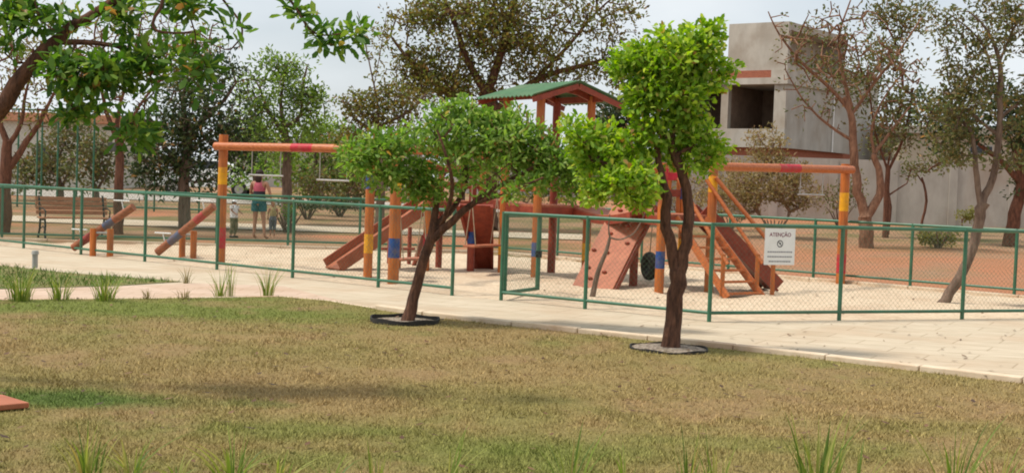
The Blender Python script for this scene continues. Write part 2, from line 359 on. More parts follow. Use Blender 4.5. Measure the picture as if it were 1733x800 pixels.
# fine sand sheet with shallow footprints
xs = np.arange(-14, 12, .12); ys = np.arange(15, 29, .12); X, Y = np.meshgrid(xs, ys); ny, nx = X.shape
idx = np.arange(nx*ny).reshape(ny, nx); q = np.stack([idx[:-1, :-1], idx[:-1, 1:], idx[1:, 1:], idx[1:, :-1]], -1).reshape(-1, 4)
q = q[inside([(p.x, p.y) for p in sand_poly], X.ravel()[q].mean(1), Y.ravel()[q].mean(1))]
used = np.unique(q); remap = -np.ones(nx*ny, int); remap[used] = np.arange(len(used))
def dseg(X, Y, a, b):
    dx, dy = b.x-a.x, b.y-a.y; t = np.clip(((X-a.x)*dx+(Y-a.y)*dy)/(dx*dx+dy*dy), 0, 1); return np.hypot(X-a.x-t*dx, Y-a.y-t*dy)
DE = np.minimum.reduce([dseg(X, Y, nl0, NL[1]), dseg(X, Y, NM[0], NM[1]), dseg(X, Y, NM[1], nrE), dseg(X, Y, NL[1], NM[0])])
fe = np.clip((DE-.12)/.6, 0, 1)
V = np.stack([X, Y, -.0235+fe*(.03+.06*(fbm(X, Y, 1.6, 3)-.5)+.06*(fbm(X, Y, 4, 2)-.5))], -1).reshape(-1, 3)[used]
o = npmesh('sand', V, remap[q], M_sand); o['kind'] = 'structure'; o['label'] = 'pale trampled sand filling the fenced playground'
for p in o.data.polygons: p.use_smooth = True
# far paths
def band(name, Y0, Y1, x0, x1, m, label):
    mb = MB(); n = 30
    for i in range(n):
        xa, xb = x0+(x1-x0)*i/n, x0+(x1-x0)*(i+1)/n; wv = lambda x: .5*math.sin(x*.15)
        mb.add([(xa, Y0+wv(xa), gz(Y0+wv(xa))+.012), (xb, Y0+wv(xb), gz(Y0+wv(xb))+.012), (xb, Y1+wv(xb), gz(Y1+wv(xb))+.012), (xa, Y1+wv(xa), gz(Y1+wv(xa))+.012)], [(0, 1, 2, 3)])
    o = mb.build(name, m, smooth=False); o['kind'] = 'structure'; o['label'] = label
band('far_path', 33.8, 36, -30, 2.0, M_path, 'pale footpath crossing the dirt behind the playground')
band('access_road', 47, 52, -40, 4, mat('pale_road', (.42, .37, .32), (.34, .3, .26), 1, .9), 'pale paved road beyond the dirt area')
o = poly_sheet('stepping_slab', [(-20, 0), (-20.0, 1), (-19, 1)], -5, M_pathpink) if False else None
mb = MB(); a, b, c_, d = G(-60, 700), G(50, 690), G(5, 676), G(-80, 676)
mb.add([a, b, c_, d]+[Vector((p.x, p.y, .04)) for p in (a, b, c_, d)], [(0, 1, 2, 3), (4, 5, 6, 7), (0, 1, 5, 4), (1, 2, 6, 5), (2, 3, 7, 6), (3, 0, 4, 7)])
o = mb.build('stepping_slab', M_salmon, smooth=False, bevel=.008); tag(o, 'pink concrete slab set in the lawn at the left edge', 'paving slab')
# fallen leaves
def litter(name, n, region, m, label, size, zf):
    vs = []; fs = []
    for i in range(n):
        x, y = region(); s = size*random.uniform(.6, 1.4); a = random.uniform(0, 6.28); z = zf(x, y)
        b = len(vs)
        for (u, v_, h) in ((-1, 0, .1), (0, -.45, .25), (1, 0, .5), (0, .45, .25)):
            vs.append((x+s*(u*math.cos(a)-v_*math.sin(a)), y+s*(u*math.sin(a)+v_*math.cos(a)), z+h*s*.8))
        fs.append((b, b+1, b+2, b+3))
    o = npmesh(name, np.array(vs), np.array(fs), m); tag(o, label, 'leaves', kind='stuff')
M_lit = leafmat('fallen_leaf', [(.05, .025, .012), (.12, .055, .025), (.2, .11, .05)], .1)
def reg_path():
    p = G(random.uniform(760, 1900), random.uniform(545, 640)); return p.x, p.y
litter('path_leaf_litter', 170, reg_path, M_lit, 'dry brown leaves scattered on the cream path', .035, lambda x, y: -.02)
def reg_lawn():
    while True:
        x, y = random.uniform(-7, 7), random.uniform(7, 17)
        if inside(lawn_poly, [x], [y])[0]: return x, y
litter('lawn_leaf_litter', 620, reg_lawn, M_lit, 'dry brown leaves lying on the lawn', .035, lambda x, y: .012)
def reg_sand():
    while True:
        x, y = random.uniform(-9, 9), random.uniform(17, 27)
        if inside([(p.x, p.y) for p in sand_poly], [x], [y])[0]: return x, y
litter('sand_leaf_litter', 150, reg_sand, M_lit, 'dry leaves lying on the playground sand', .04, lambda x, y: .02)

# ------------------------------------------------------------------ trees
def leaves(name, P, Dv, ln, wd, m, parent, jit=.5, round_=False):
    n = len(P); ln = ln*(.65+.7*rng.random(n)); wd = wd*(.7+.6*rng.random(n))
    d = Dv+jit*rng.normal(size=(n, 3)); d /= np.linalg.norm(d, axis=1)[:, None]+1e-9
    r_ = rng.normal(size=(n, 3))+np.array([0, 0, 1.1]); s = np.cross(d, r_); s /= np.linalg.norm(s, axis=1)[:, None]+1e-9
    nn = np.cross(s, d)
    L_ = ln[:, None]; W_ = wd[:, None]
    b = P; t = P+d*L_-nn*L_*.12; m1 = P+d*L_*.55+nn*W_*.2
    if round_:
        m0 = P+d*L_*.32+nn*W_*.12; m1 = P+d*L_*.75+nn*W_*.12-nn*L_*.05
        V = np.stack([b, m0-s*W_*.36, m1-s*W_*.48, t, m1+s*W_*.48, m0+s*W_*.36], 1).reshape(-1, 3)
        return npmesh(name, V, np.arange(n*6).reshape(-1, 6), m, parent, k=6)
    V = np.stack([b, m1-s*W_*.5, t, m1+s*W_*.5], 1).reshape(-1, 3)
    return npmesh(name, V, np.arange(n*4).reshape(-1, 4), m, parent)
def grow(paths, blobs, step, r0, wob=.25, expo=2.2, minfrac=.35, lowfrac=None):
    pos = []; par = []; rad = []; ok = []
    for pi, pth in enumerate(paths):
        pts, rs, attach = pth
        prev = -1
        if attach:
            dd = [(Vector(pts[0])-Vector(p)).length for p in pos]; prev = int(np.argmin(dd)); first = 0
        for i in range(len(pts)-1):
            a, b = Vector(pts[i]), Vector(pts[i+1]); n = max(1, int((b-a).length/step))
            for k in range(n + (1 if i == len(pts)-2 else 0)):
                t = k/n; p = a.lerp(b, t)
                # catmull-ish smoothing
                rr = rs[i]*(1-t)+rs[i+1]*t
                if prev >= 0 and (p-Vector(pos[prev])).length < 1e-4: continue
                j = Vector((random.gauss(0, 1), random.gauss(0, 1), random.gauss(0, 1)))*rr*.13
                pos.append(tuple(p+j)); par.append(prev); rad.append(rr)
                ok.append((i+t)/(len(pts)-1) >= (minfrac if not attach else .15)); prev = len(pos)-1
    A = []
    for (c, r, n) in blobs:
        for _ in range(n):
            while True:
                u = rng.normal(size=3); u /= np.linalg.norm(u); rho = rng.random()**(1/2.4); q = u*rho
                break
            A.append(np.array(c)+q*np.array(r)*rng.uniform(.85, 1.1))
    A = np.array(A)
    P0 = np.array(pos)[np.array(ok)]
    order = np.argsort([np.min(np.linalg.norm(P0-a, axis=1)) for a in A])
    cap = len(pos)+40000; PP = np.full((cap, 3), 1e6); PP[:len(pos)] = pos
    for i, k in enumerate(ok):
        if not k: PP[i] = 1e6
    cnt = len(pos); PR = np.array(pos+[(0, 0, 0)]*0)
    real = list(pos); tips = []; tdir = []
    for ai in order:
        a = A[ai]; d = np.linalg.norm(PP[:cnt]-a, axis=1); j = int(np.argmin(d)); dist = d[j]
        n = max(1, int(dist/step)); p = np.array(real[j]); prev = j
        perp = rng.normal(size=3)*wob*dist/ max(n, 1)
        for k in range(1, n+1):
            t = k/n; qv = p*(1-t)+a*t+np.array([0, 0, -.12*dist*math.sin(math.pi*t)])*.6+perp*math.sin(math.pi*t)*n*.5+rng.normal(size=3)*step*.12
            real.append(tuple(qv)); PP[cnt] = qv; par.append(prev); rad.append(0); prev = cnt; cnt += 1
        tips.append(real[prev]); dv = np.array(real[prev])-np.array(real[par[prev]]); tdir.append(dv/(np.linalg.norm(dv)+1e-9))
    n = cnt; acc = [0.0]*n
    kids = [[] for _ in range(n)]
    for i in range(n):
        if par[i] >= 0: kids[par[i]].append(i)
    fr = [0]*n
    for i in range(n-1, -1, -1):
        v = acc[i]**(1/expo) if acc[i] > 0 else r0
        v = max(v, r0); fr[i] = max(v if rad[i] == 0 else min(v, rad[i]*1.0), rad[i]); 
        if par[i] >= 0: acc[par[i]] += fr[i]**expo if rad[i] == 0 else 0
    return real, par, fr, kids, np.array(tips), np.array(tdir), rad
def tree(name, label, cat, base, paths, blobs, bark, lm, leaf=(.1, .045), per=14, spread=.22, step=.18, r0=.006, group=None, sides=6, wob=.3, updir=.25, minfrac=.35, jit=.8, crown='crown', round_=False):
    root = thing(name, label, cat, base, group)
    real, par, fr, kids, tips, tdir, rad = grow(paths, blobs, step, r0, wob, minfrac=minfrac)
    mb = MB(); start = [i for i in range(len(real)) if par[i] < 0]; stack = [(i, None) for i in start]
    while stack:
        i, pr = stack.pop(); pts = []; rs = []
        if pr is not None: pts.append(real[pr]); rs.append(min(fr[pr], fr[i]*1.3))
        while True:
            pts.append(real[i]); rs.append(fr[i])
            ks = sorted(kids[i], key=lambda k: -fr[k]-(10 if rad[k] > 0 and rad[i] > 0 else 0))
            if not ks: break
            for k in ks[1:]: stack.append((k, i))
            i = ks[0]
        if len(pts) > 1:
            big = max(rs); ns = sides+4 if big > .05 else (sides if big > .02 else 3)
            mb.tube(pts, rs, ns, cap=big > .02)
    mb.build('trunk', bark, root)
    if lm and per:
        n = len(tips); P = np.repeat(tips, per, 0); Dv = np.repeat(tdir, per, 0)*.35
        off = rng.normal(size=P.shape); off /= np.linalg.norm(off, axis=1)[:, None]; off *= (rng.random(len(P))**.45*spread)[:, None]; off[:, 2] *= .75
        P = P+off; Dv = Dv+off/spread*.9+np.array([0, 0, updir])
        leaves(crown, P, Dv, leaf[0], leaf[1], lm, root, jit, round_)
    return root
def pxpath(Y, pts, base=None, dy=None):
    """trunk or limb through picture columns at depth Y; pts = (px, py, radius[, depth offset])"""
    P = []; Rr = []
    for p in pts:
        yy = Y+(p[3] if len(p) > 3 else 0); P.append(D(p[0], p[1], yy)); Rr.append(p[2])
    Q = []; S_ = []
    for i in range(len(P)-1):
        p0 = P[max(i-1, 0)]; p1 = P[i]; p2 = P[i+1]; p3 = P[min(i+2, len(P)-1)]
        for k in range(3):
            t = k/3; Q.append(.5*((2*p1)+(p2-p0)*t+(2*p0-5*p1+4*p2-p3)*t*t+(3*p1-p0-3*p2+p3)*t**3)); S_.append(Rr[i]*(1-t)+Rr[i+1]*t)
    return Q+[P[-1]], S_+[Rr[-1]]
def blob(Y, px, py, rx, ry, n, dy=0, rd=None):
    c = D(px, py, Y+dy); s = Y/F; return (tuple(c), (rx*s, (rd if rd else (rx*s*.5+ry*s*.5)), ry*s), n)

LF_fresh = leafmat('leaf_fresh', [(.12, .23, .03), (.22, .37, .04), (.34, .48, .06), (.44, .52, .11)], .48)
LF_mid = leafmat('leaf_mid', [(.09, .17, .035), (.16, .28, .05), (.23, .36, .07), (.34, .42, .13)], .48)
LF_deep = leafmat('leaf_deep', [(.04, .10, .02), (.08, .17, .03), (.13, .24, .04), (.26, .35, .07)], .45)
LF_dark = leafmat('leaf_dark', [(.02, .035, .016), (.04, .07, .025), (.065, .10, .035), (.13, .15, .06)], .2)
LF_olive = leafmat('leaf_olive', [(.08, .07, .022), (.14, .13, .035), (.21, .19, .05), (.19, .11, .04), (.17, .20, .05), (.12, .16, .035)], .42)
LF_sage = leafmat('leaf_sage', [(.08, .10, .035), (.13, .15, .05), (.13, .09, .04), (.19, .19, .07)], .35)
LF_far = leafmat('leaf_far', [(.10, .17, .035), (.17, .26, .05), (.27, .35, .09)], .45)
LF_dry = leafmat('leaf_dry', [(.24, .18, .08), (.36, .28, .13), (.30, .24, .10), (.18, .16, .06), (.25, .13, .07)], .35)

# tree 1, spreading crown, leaning trunk, near lawn ring
b1 = G(689, 543)
Y1 = b1.y
p, r_ = pxpath(Y1, [(689, 545, .085), (700, 505, .066), (716, 440, .058), (728, 408, .06), (735, 385, .058)])
t1 = [(p, r_, False)]
for q in ([(728, 408, .05), (765, 375, .045, -.1), (800, 345, .036, -.15), (840, 318, .028, -.2), (880, 295, .02, -.2), (940, 262, .014)],
          [(733, 392, .048), (738, 340, .038, .1), (736, 310, .03, .2), (700, 270, .018, .3), (650, 250, .012, .3)],
          [(735, 385, .04), (772, 345, .032, .2), (790, 300, .024, .3), (780, 240, .014, .4)],
          [(745, 385, .03), (765, 330, .025, -.3), (760, 280, .018, -.5), (740, 220, .012, -.5)],
          [(800, 345, .025, -.15), (850, 330, .018, -.4), (920, 300, .012, -.6)]):
    p, r_ = pxpath(Y1, q); t1.append((p, r_, True))
bl = [blob(Y1, 780, 240, 150, 38, 84), blob(Y1, 640, 262, 56, 44, 46, -.2), blob(Y1, 690, 304, 62, 26, 28), blob(Y1, 890, 268, 90, 46, 50), blob(Y1, 765, 198, 80, 24, 32), blob(Y1, 850, 205, 60, 18, 14), blob(Y1, 605, 270, 24, 34, 12), blob(Y1, 880, 222, 60, 18, 14), blob(Y1, 780, 285, 110, 22, 16, .3),
      blob(Y1, 950, 280, 62, 44, 34), blob(Y1, 850, 312, 90, 16, 14, -.3), blob(Y1, 1000, 255, 34, 34, 13), blob(Y1, 980, 320, 30, 24, 8), blob(Y1, 725, 320, 35, 25, 12), blob(Y1, 835, 200, 40, 12, 6)]
tree('small_tree', 'small spreading tree with leaning trunk in front of the gateway post', 'tree', b1, t1, bl, M_bark, LF_mid, (.086, .032), 29, .15, .12, .005, minfrac=.9, round_=True)
# tree 2, bright crown, forked dark trunk
b2 = G(1135, 588); Y2 = b2.y
p, r_ = pxpath(Y2, [(1134, 592, .11), (1137, 560, .09), (1146, 500, .086), (1148, 455, .088)])
t2 = [(p, r_, False)]
for q in ([(1148, 460, .066), (1134, 415, .058), (1126, 370, .056), (1127, 330, .05), (1118, 290, .035), (1108, 240, .028), (1090, 205, .02), (1100, 150, .014), (1120, 90, .01)],
          [(1150, 462, .07), (1161, 410, .062), (1164, 350, .058), (1158, 300, .052), (1142, 265, .05), (1136, 235, .034), (1150, 190, .026), (1170, 130, .018), (1190, 80, .01)],
          [(1122, 330, .03), (1098, 300, .022, -.1), (1060, 290, .016, -.2), (1010, 270, .012)],
          [(1136, 240, .03), (1112, 220, .03), (1090, 190, .022, .2), (1075, 140, .014, .2)],
          [(1142, 265, .025), (1180, 240, .018, -.1), (1200, 215, .012)]):
    p, r_ = pxpath(Y2, q); t2.append((p, r_, True))
bl = [blob(Y2, 1135, 108, 72, 44, 86), blob(Y2, 1135, 165, 66, 48, 66), blob(Y2, 1180, 78, 36, 30, 28), blob(Y2, 1070, 96, 32, 24, 20), blob(Y2, 1082, 165, 26, 36, 20), blob(Y2, 1170, 215, 34, 40, 22),
      blob(Y2, 1090, 225, 40, 26, 18), blob(Y2, 1020, 250, 60, 40, 34, .1), blob(Y2, 985, 225, 35, 26, 16), blob(Y2, 1070, 305, 44, 34, 28, -.2), blob(Y2, 1075, 330, 34, 22, 14, .2), blob(Y2, 1120, 262, 34, 24, 12, .15), blob(Y2, 1160, 240, 40, 24, 12, .15), blob(Y2, 1210, 235, 22, 34, 9), blob(Y2, 1040, 285, 70, 22, 14, .2), blob(Y2, 1010, 315, 40, 28, 18), blob(Y2, 1185, 275, 38, 20, 12), blob(Y2, 1215, 130, 18, 40, 10), blob(Y2, 1048, 120, 14, 12, 4), blob(Y2, 1120, 58, 20, 8, 4), blob(Y2, 1205, 52, 14, 10, 5), blob(Y2, 1236, 110, 6, 5, 1)]
tree('small_tree', 'small upright tree with forked dark trunk and bright lime green leaves', 'tree', b2, t2, bl, M_bark, LF_fresh, (.078, .041), 28, .12, .1, .005, minfrac=.8, round_=True)
# tree 3: overhanging limbs from a tree standing left of the frame
Y3 = 9.9; b3 = Vector((-6.0, Y3+.3, 0))
pts = [b3, b3+Vector((.15, 0, .9)), b3+Vector((.5, -.1, 1.7))]
t3 = [(pts, [.15, .12, .10], False)]
q, r_ = pxpath(Y3, [(0, 185, .07), (40, 125, .06), (90, 75, .05), (125, 45, .038), (190, 5, .035), (240, -40, .025)])
t3.append(([pts[2]]+q, [.09]+r_, True))
for q in ([(90, 72, .03), (130, 72, .025), (180, 75, .02), (215, 85, .012)],
          [(40, 125, .04), (60, 95, .03, .2), (100, 65, .02, .5), (170, 20, .012, .6)],
          [(190, 5, .02), (280, -30, .02), (360, -40, .015), (440, -40, .013), (490, 0, .011), (520, 45, .009), (545, 60, .007), (590, 55, .005)],
          [(240, -40, .02), (275, 0, .014, -.2), (258, 40, .012, -.2), (275, 55, .010, -.2), (330, 55, .006)],
          [(360, -40, .012), (378, 0, .011, .3), (405, 35, .010, .3), (410, 60, .009, .3), (390, 85, .006, .3)]):
    p, r_ = pxpath(Y3, q); t3.append((p, r_, True))
bl = [blob(Y3, 60, 22, 90, 32, 30), blob(Y3, 135, 125, 55, 40, 34, -.2), blob(Y3, 235, 120, 55, 44, 30), blob(Y3, 210, 20, 60, 26, 12), blob(Y3, 320, 8, 30, 20, 9), blob(Y3, 310, 90, 50, 42, 9, .3),
      blob(Y3, 225, 220, 32, 30, 11, -.1), blob(Y3, 130, 190, 36, 26, 8), blob(Y3, 0, 60, 24, 50, 6), blob(Y3, 545, 60, 14, 18, 4), blob(Y3, 598, 62, 20, 13, 5), blob(Y3, 560, 72, 36, 10, 2), blob(Y3, 400, 48, 12, 10, 2), blob(Y3, 340, 120, 25, 30, 8), blob(Y3, 505, 22, 20, 14, 4)]
tree('overhanging_tree', 'leafy tree reaching in with thick dark limb and large green leaves', 'tree', b3, t3, bl, M_bark, LF_deep, (.105, .042), 15, .11, .10, .0035, minfrac=.6, round_=True)

def simple_tree(name, label, px, Y, paths, bl, bark, lm, leaf, per, spread, step=.3, r0=.01, group=None, **k):
    base = D(*paths[0][0][:2], Y); base = Vector((base.x, Y, gz(Y)))
    T = []
    for i, q in enumerate(paths):
        p, r_ = pxpath(Y, q)
        if i == 0: p[0] = base-Vector((0, 0, .03))
        T.append((p, r_, i > 0))
    return tree(name, label, 'tree', base, T, bl, bark, lm, leaf, per, spread, step, r0, group, **k)
BGG = 'trees behind the playground'
# 4: thick reddish trunk far left
Y4 = 29.5
simple_tree('broad_tree', 'reddish forked tree beside the bench at the far left', 8, Y4,
    [[(6, 404, .17), (8, 340, .15), (10, 290, .14), (12, 240, .11)],
     [(10, 290, .09), (45, 240, .07), (70, 200, .05), (90, 160, .03), (110, 120, .02)], [(12, 240, .08), (0, 200, .06), (20, 150, .04), (30, 90, .025)], [(12, 250, .07), (35, 210, .05), (45, 150, .03), (70, 70, .02)]],
    [blob(Y4, 40, 100, 90, 80, 110), blob(Y4, 120, 120, 80, 60, 80), blob(Y4, 60, 190, 70, 30, 30), blob(Y4, -30, 90, 60, 80, 20)], M_barkr, LF_olive, (.11, .05), 6, .3, minfrac=.6, step=.2, r0=.012)
# 5: trunk with meter box
Y5 = 30.5
simple_tree('slender_tree', 'slender red barked tree carrying a small grey box on its trunk', 200, Y5,
    [[(199, 378, .13), (200, 330, .11), (203, 270, .10), (197, 215, .08)],
     [(200, 240, .06), (180, 190, .05), (170, 140, .03), (160, 60, .02)], [(197, 215, .06), (205, 170, .04), (225, 110, .03), (240, 30, .02)], [(203, 250, .05), (235, 180, .035), (280, 120, .02), (300, 40, .015)]],
    [blob(Y5, 190, 90, 90, 80, 130), blob(Y5, 280, 80, 100, 70, 130), blob(Y5, 200, 170, 50, 40, 30), blob(Y5, 340, 60, 40, 40, 16)], M_barkr, LF_olive, (.10, .04), 4, .3, minfrac=.5, step=.2, r0=.012)
c5 = D(190, 249, Y5-.16)
mb = MB().box(c5.x-.08, c5.x+.08, c5.y-.05, c5.y+.05, c5.z-.11, c5.z+.11); mb.mi = 0
o = mb.build('meter_box', mat('grey_box', (.12, .12, .11), None, 8), None, c5, bevel=.01); tag(o, 'small grey box fixed to the slender red trunk', 'box')
# 6: dense dark tree
Y6 = 33
simple_tree('dense_tree', 'dense dark green tree with drooping crown left of the swing beam', 315, Y6,
    [[(314, 374, .17), (312, 330, .15), (315, 270, .13), (325, 210, .1)], [(314, 290, .08), (280, 250, .06), (250, 200, .04)], [(325, 220, .08), (370, 180, .05), (400, 140, .03)], [(318, 240, .08), (310, 160, .05), (340, 110, .03)]],
    [blob(Y6, 345, 175, 95, 75, 130), blob(Y6, 290, 230, 85, 55, 110), blob(Y6, 400, 240, 40, 55, 50, .5), blob(Y6, 260, 285, 60, 38, 60), blob(Y6, 355, 110, 60, 35, 34), blob(Y6, 330, 290, 80, 30, 40)], M_barkg, LF_dark, (.16, .06), 15, .42, minfrac=.4)
# 7: lighter green tree
Y7 = 36
simple_tree('open_tree', 'light green open crowned tree behind the swing beam', 485, Y7,
    [[(484, 378, .16), (486, 320, .14), (485, 250, .12), (480, 215, .10)], [(480, 225, .07), (455, 190, .05), (440, 150, .03)], [(482, 215, .08), (508, 195, .05), (512, 150, .04), (520, 110, .02)], [(480, 215, .07), (475, 170, .045), (485, 110, .025)]],
    [blob(Y7, 485, 135, 50, 42, 85), blob(Y7, 440, 180, 45, 45, 80), blob(Y7, 515, 180, 45, 40, 70), blob(Y7, 480, 230, 70, 34, 80), blob(Y7, 540, 165, 25, 20, 12), blob(Y7, 415, 140, 25, 30, 16), blob(Y7, 455, 105, 26, 20, 12)], M_barkg, LF_far, (.14, .06), 11, .28, minfrac=.6)
# 8: big olive tree behind the roof
Y8 = 37
simple_tree('large_tree', 'very large olive brown tree rising behind the green roofed tower', 830, Y8,
    [[(826, 400, .3), (828, 300, .28), (830, 210, .26), (828, 150, .22)],
     [(830, 170, .14), (790, 100, .1), (770, 40, .07), (740, -20, .04)], [(828, 150, .14), (850, 80, .11), (870, 10, .08), (880, -60, .05)], [(835, 190, .12), (900, 140, .09), (970, 115, .07), (1040, 100, .05), (1090, 100, .03)],
     [(826, 200, .12), (760, 160, .09), (700, 110, .06), (660, 60, .03)], [(900, 140, .06), (960, 80, .05), (1010, 20, .03), (1060, -20, .02)]],
    [blob(Y8, 800, 40, 100, 70, 190), blob(Y8, 880, 70, 90, 80, 190), blob(Y8, 735, 130, 80, 50, 130), blob(Y8, 780, 150, 90, 30, 60), blob(Y8, 990, 40, 55, 50, 40), blob(Y8, 1000, 110, 60, 35, 34),
     blob(Y8, 720, 30, 50, 35, 50), blob(Y8, 1050, 30, 45, 50, 26), blob(Y8, 880, -30, 150, 40, 80), blob(Y8, 1050, 120, 34, 30, 16), blob(Y8, 665, 55, 40, 40, 10), blob(Y8, 930, 130, 60, 22, 26), blob(Y8, 690, 110, 40, 20, 16)], M_bark, LF_olive, (.15, .07), 14, .33, step=.3, r0=.012, minfrac=.7)
# 8b lower olive tree
Y8b = 34
simple_tree('olive_tree', 'lower olive brown tree right of the light green tree', 640, Y8b,
    [[(640, 385, .13), (645, 320, .11), (640, 250, .10), (640, 215, .08)], [(640, 230, .05), (600, 200, .04), (580, 170, .025)], [(640, 215, .05), (690, 190, .04), (720, 160, .025)], [(640, 220, .05), (640, 180, .03), (628, 120, .02), (615, 60, .012), (605, 20, .008)], [(632, 150, .015), (645, 80, .012), (655, 20, .008)]],
    [blob(Y8b, 610, 180, 45, 24, 50), blob(Y8b, 670, 170, 55, 32, 70), blob(Y8b, 640, 215, 75, 28, 55), blob(Y8b, 590, 235, 35, 25, 20), blob(Y8b, 625, 90, 18, 45, 7), blob(Y8b, 650, 60, 14, 40, 6)], M_barkg, LF_olive, (.12, .06), 13, .3, minfrac=.6)
# 9: bare tree right with Y trunk
Y9 = 35
simple_tree('bare_tree', 'nearly bare tree with pale forked trunk before the grey house', 1463, Y9,
    [[(1465, 418, .21), (1466, 385, .19), (1464, 365, .18)],
     [(1464, 365, .14), (1452, 325, .13), (1446, 280, .12), (1444, 230, .11), (1440, 190, .09), (1428, 165, .07)],
     [(1466, 368, .13), (1488, 330, .11), (1487, 285, .09), (1478, 262, .08)],
     [(1440, 190, .06), (1405, 150, .05), (1360, 110, .04), (1320, 60, .025), (1300, 20, .015)], [(1440, 180, .06), (1425, 120, .045), (1420, 60, .03), (1440, 0, .018)],
     [(1444, 190, .05), (1480, 140, .04), (1520, 90, .03), (1560, 30, .018)], [(1446, 240, .05), (1400, 210, .035), (1360, 170, .025), (1330, 120, .015)],
     [(1478, 262, .05), (1510, 220, .035), (1540, 180, .02)], [(1480, 265, .05), (1475, 215, .035), (1500, 160, .025), (1540, 110, .015)]],
    [blob(Y9, 1400, 110, 85, 75, 130), blob(Y9, 1440, 60, 100, 60, 100), blob(Y9, 1510, 120, 60, 60, 90), blob(Y9, 1350, 60, 50, 60, 40), blob(Y9, 1390, 190, 50, 30, 20), blob(Y9, 1500, 210, 50, 30, 25)], M_barkr2, LF_sage, (.13, .065), 3, .24, step=.2, r0=.015, minfrac=.5)
simple_tree('sparse_tree', 'sparse grey green tree crown rising behind the bare forked tree', 1500, 40,
    [[(1498, 400, .1), (1500, 340, .09), (1503, 280, .07)], [(1503, 290, .05), (1530, 230, .04), (1545, 150, .03)], [(1503, 290, .04), (1480, 220, .03), (1470, 130, .02)]],
    [blob(40, 1530, 30, 60, 34, 60), blob(40, 1470, 150, 60, 60, 50), blob(40, 1520, 200, 50, 60, 70), blob(40, 1395, 130, 36, 30, 18), blob(40, 1505, 90, 50, 40, 24)], M_barkr, LF_sage, (.16, .08), 12, .36, step=.3)
# 10: leaning tree in the sand
b10 = G(1597, 514); Y10 = b10.y
simple_tree('leaning_tree', 'leaning grey trunked tree growing inside the sand pit', 1597, Y10,
    [[(1592, 516, .085), (1618, 480, .078), (1644, 425, .075), (1655, 380, .08), (1662, 345, .09)],
     [(1662, 345, .065), (1680, 300, .055), (1690, 240, .05), (1692, 160, .045), (1690, 100, .035), (1670, 50, .02), (1640, 20, .012)],
     [(1660, 350, .05), (1652, 300, .045), (1650, 260, .04), (1640, 220, .03), (1600, 180, .02)],
     [(1690, 110, .025), (1715, 50, .02), (1740, 10, .012)], [(1690, 230, .03), (1640, 190, .02), (1590, 140, .014)], [(1691, 160, .02), (1660, 70, .016), (1600, 20, .01)], [(1692, 200, .03), (1740, 160, .02), (1770, 120, .015)]],
    [blob(Y10, 1620, 170, 60, 55, 80), blob(Y10, 1650, 110, 70, 55, 64), blob(Y10, 1700, 40, 80, 50, 75), blob(Y10, 1600, 40, 60, 40, 20), blob(Y10, 1740, 180, 50, 60, 40), blob(Y10, 1600, 230, 50, 30, 22), blob(Y10, 1700, 270, 50, 20, 16), blob(Y10, 1620, 270, 36, 20, 14)],
    M_barkg, LF_sage, (.085, .042), 14, .16, step=.13, r0=.005, minfrac=.8)
# 11 right edge tree, dark crown
Y11 = 38
simple_tree('dark_tree', 'dark crowned tree at the right end of the perimeter wall', 1712, Y11,
    [[(1708, 412, .2), (1718, 360, .18), (1728, 310, .16), (1720, 250, .13)], [(1728, 310, .1), (1690, 270, .08), (1650, 240, .05)], [(1720, 250, .08), (1740, 190, .05)]],
    [blob(Y11, 1620, 215, 70, 38, 90), blob(Y11, 1720, 210, 60, 60, 90), blob(Y11, 1680, 160, 60, 40, 40), blob(Y11, 1750, 250, 50, 40, 40), blob(Y11, 1570, 180, 30, 25, 14), blob(Y11, 1730, 320, 30, 20, 8)], M_barkr, LF_dark, (.17, .08), 12, .4)
for (px, py, Yq, lab, tp) in ((1398, 250, 43, 'x', 0),):
    pass
simple_tree('thin_tree', 'thin red trunk between the forked tree and the leaning tree', 1500, 42,
    [[(1502, 395, .06), (1506, 350, .055), (1500, 300, .04), (1506, 262, .03)], [(1504, 330, .03), (1535, 310, .02)]],
    [blob(42, 1500, 250, 40, 22, 26), blob(42, 1540, 290, 22, 16, 8)], M_barkr, LF_sage, (.13, .06), 10, .3)
simple_tree('thin_tree', 'thin bent trunk with a green tuft before the perimeter wall', 1560, 43,
    [[(1558, 385, .05), (1568, 340, .05), (1560, 300, .035)], [(1562, 310, .03), (1545, 285, .02)]],
    [blob(43, 1552, 282, 24, 18, 16), blob(43, 1600, 265, 40, 22, 30)], M_barkr, LF_sage, (.13, .06), 12, .28)
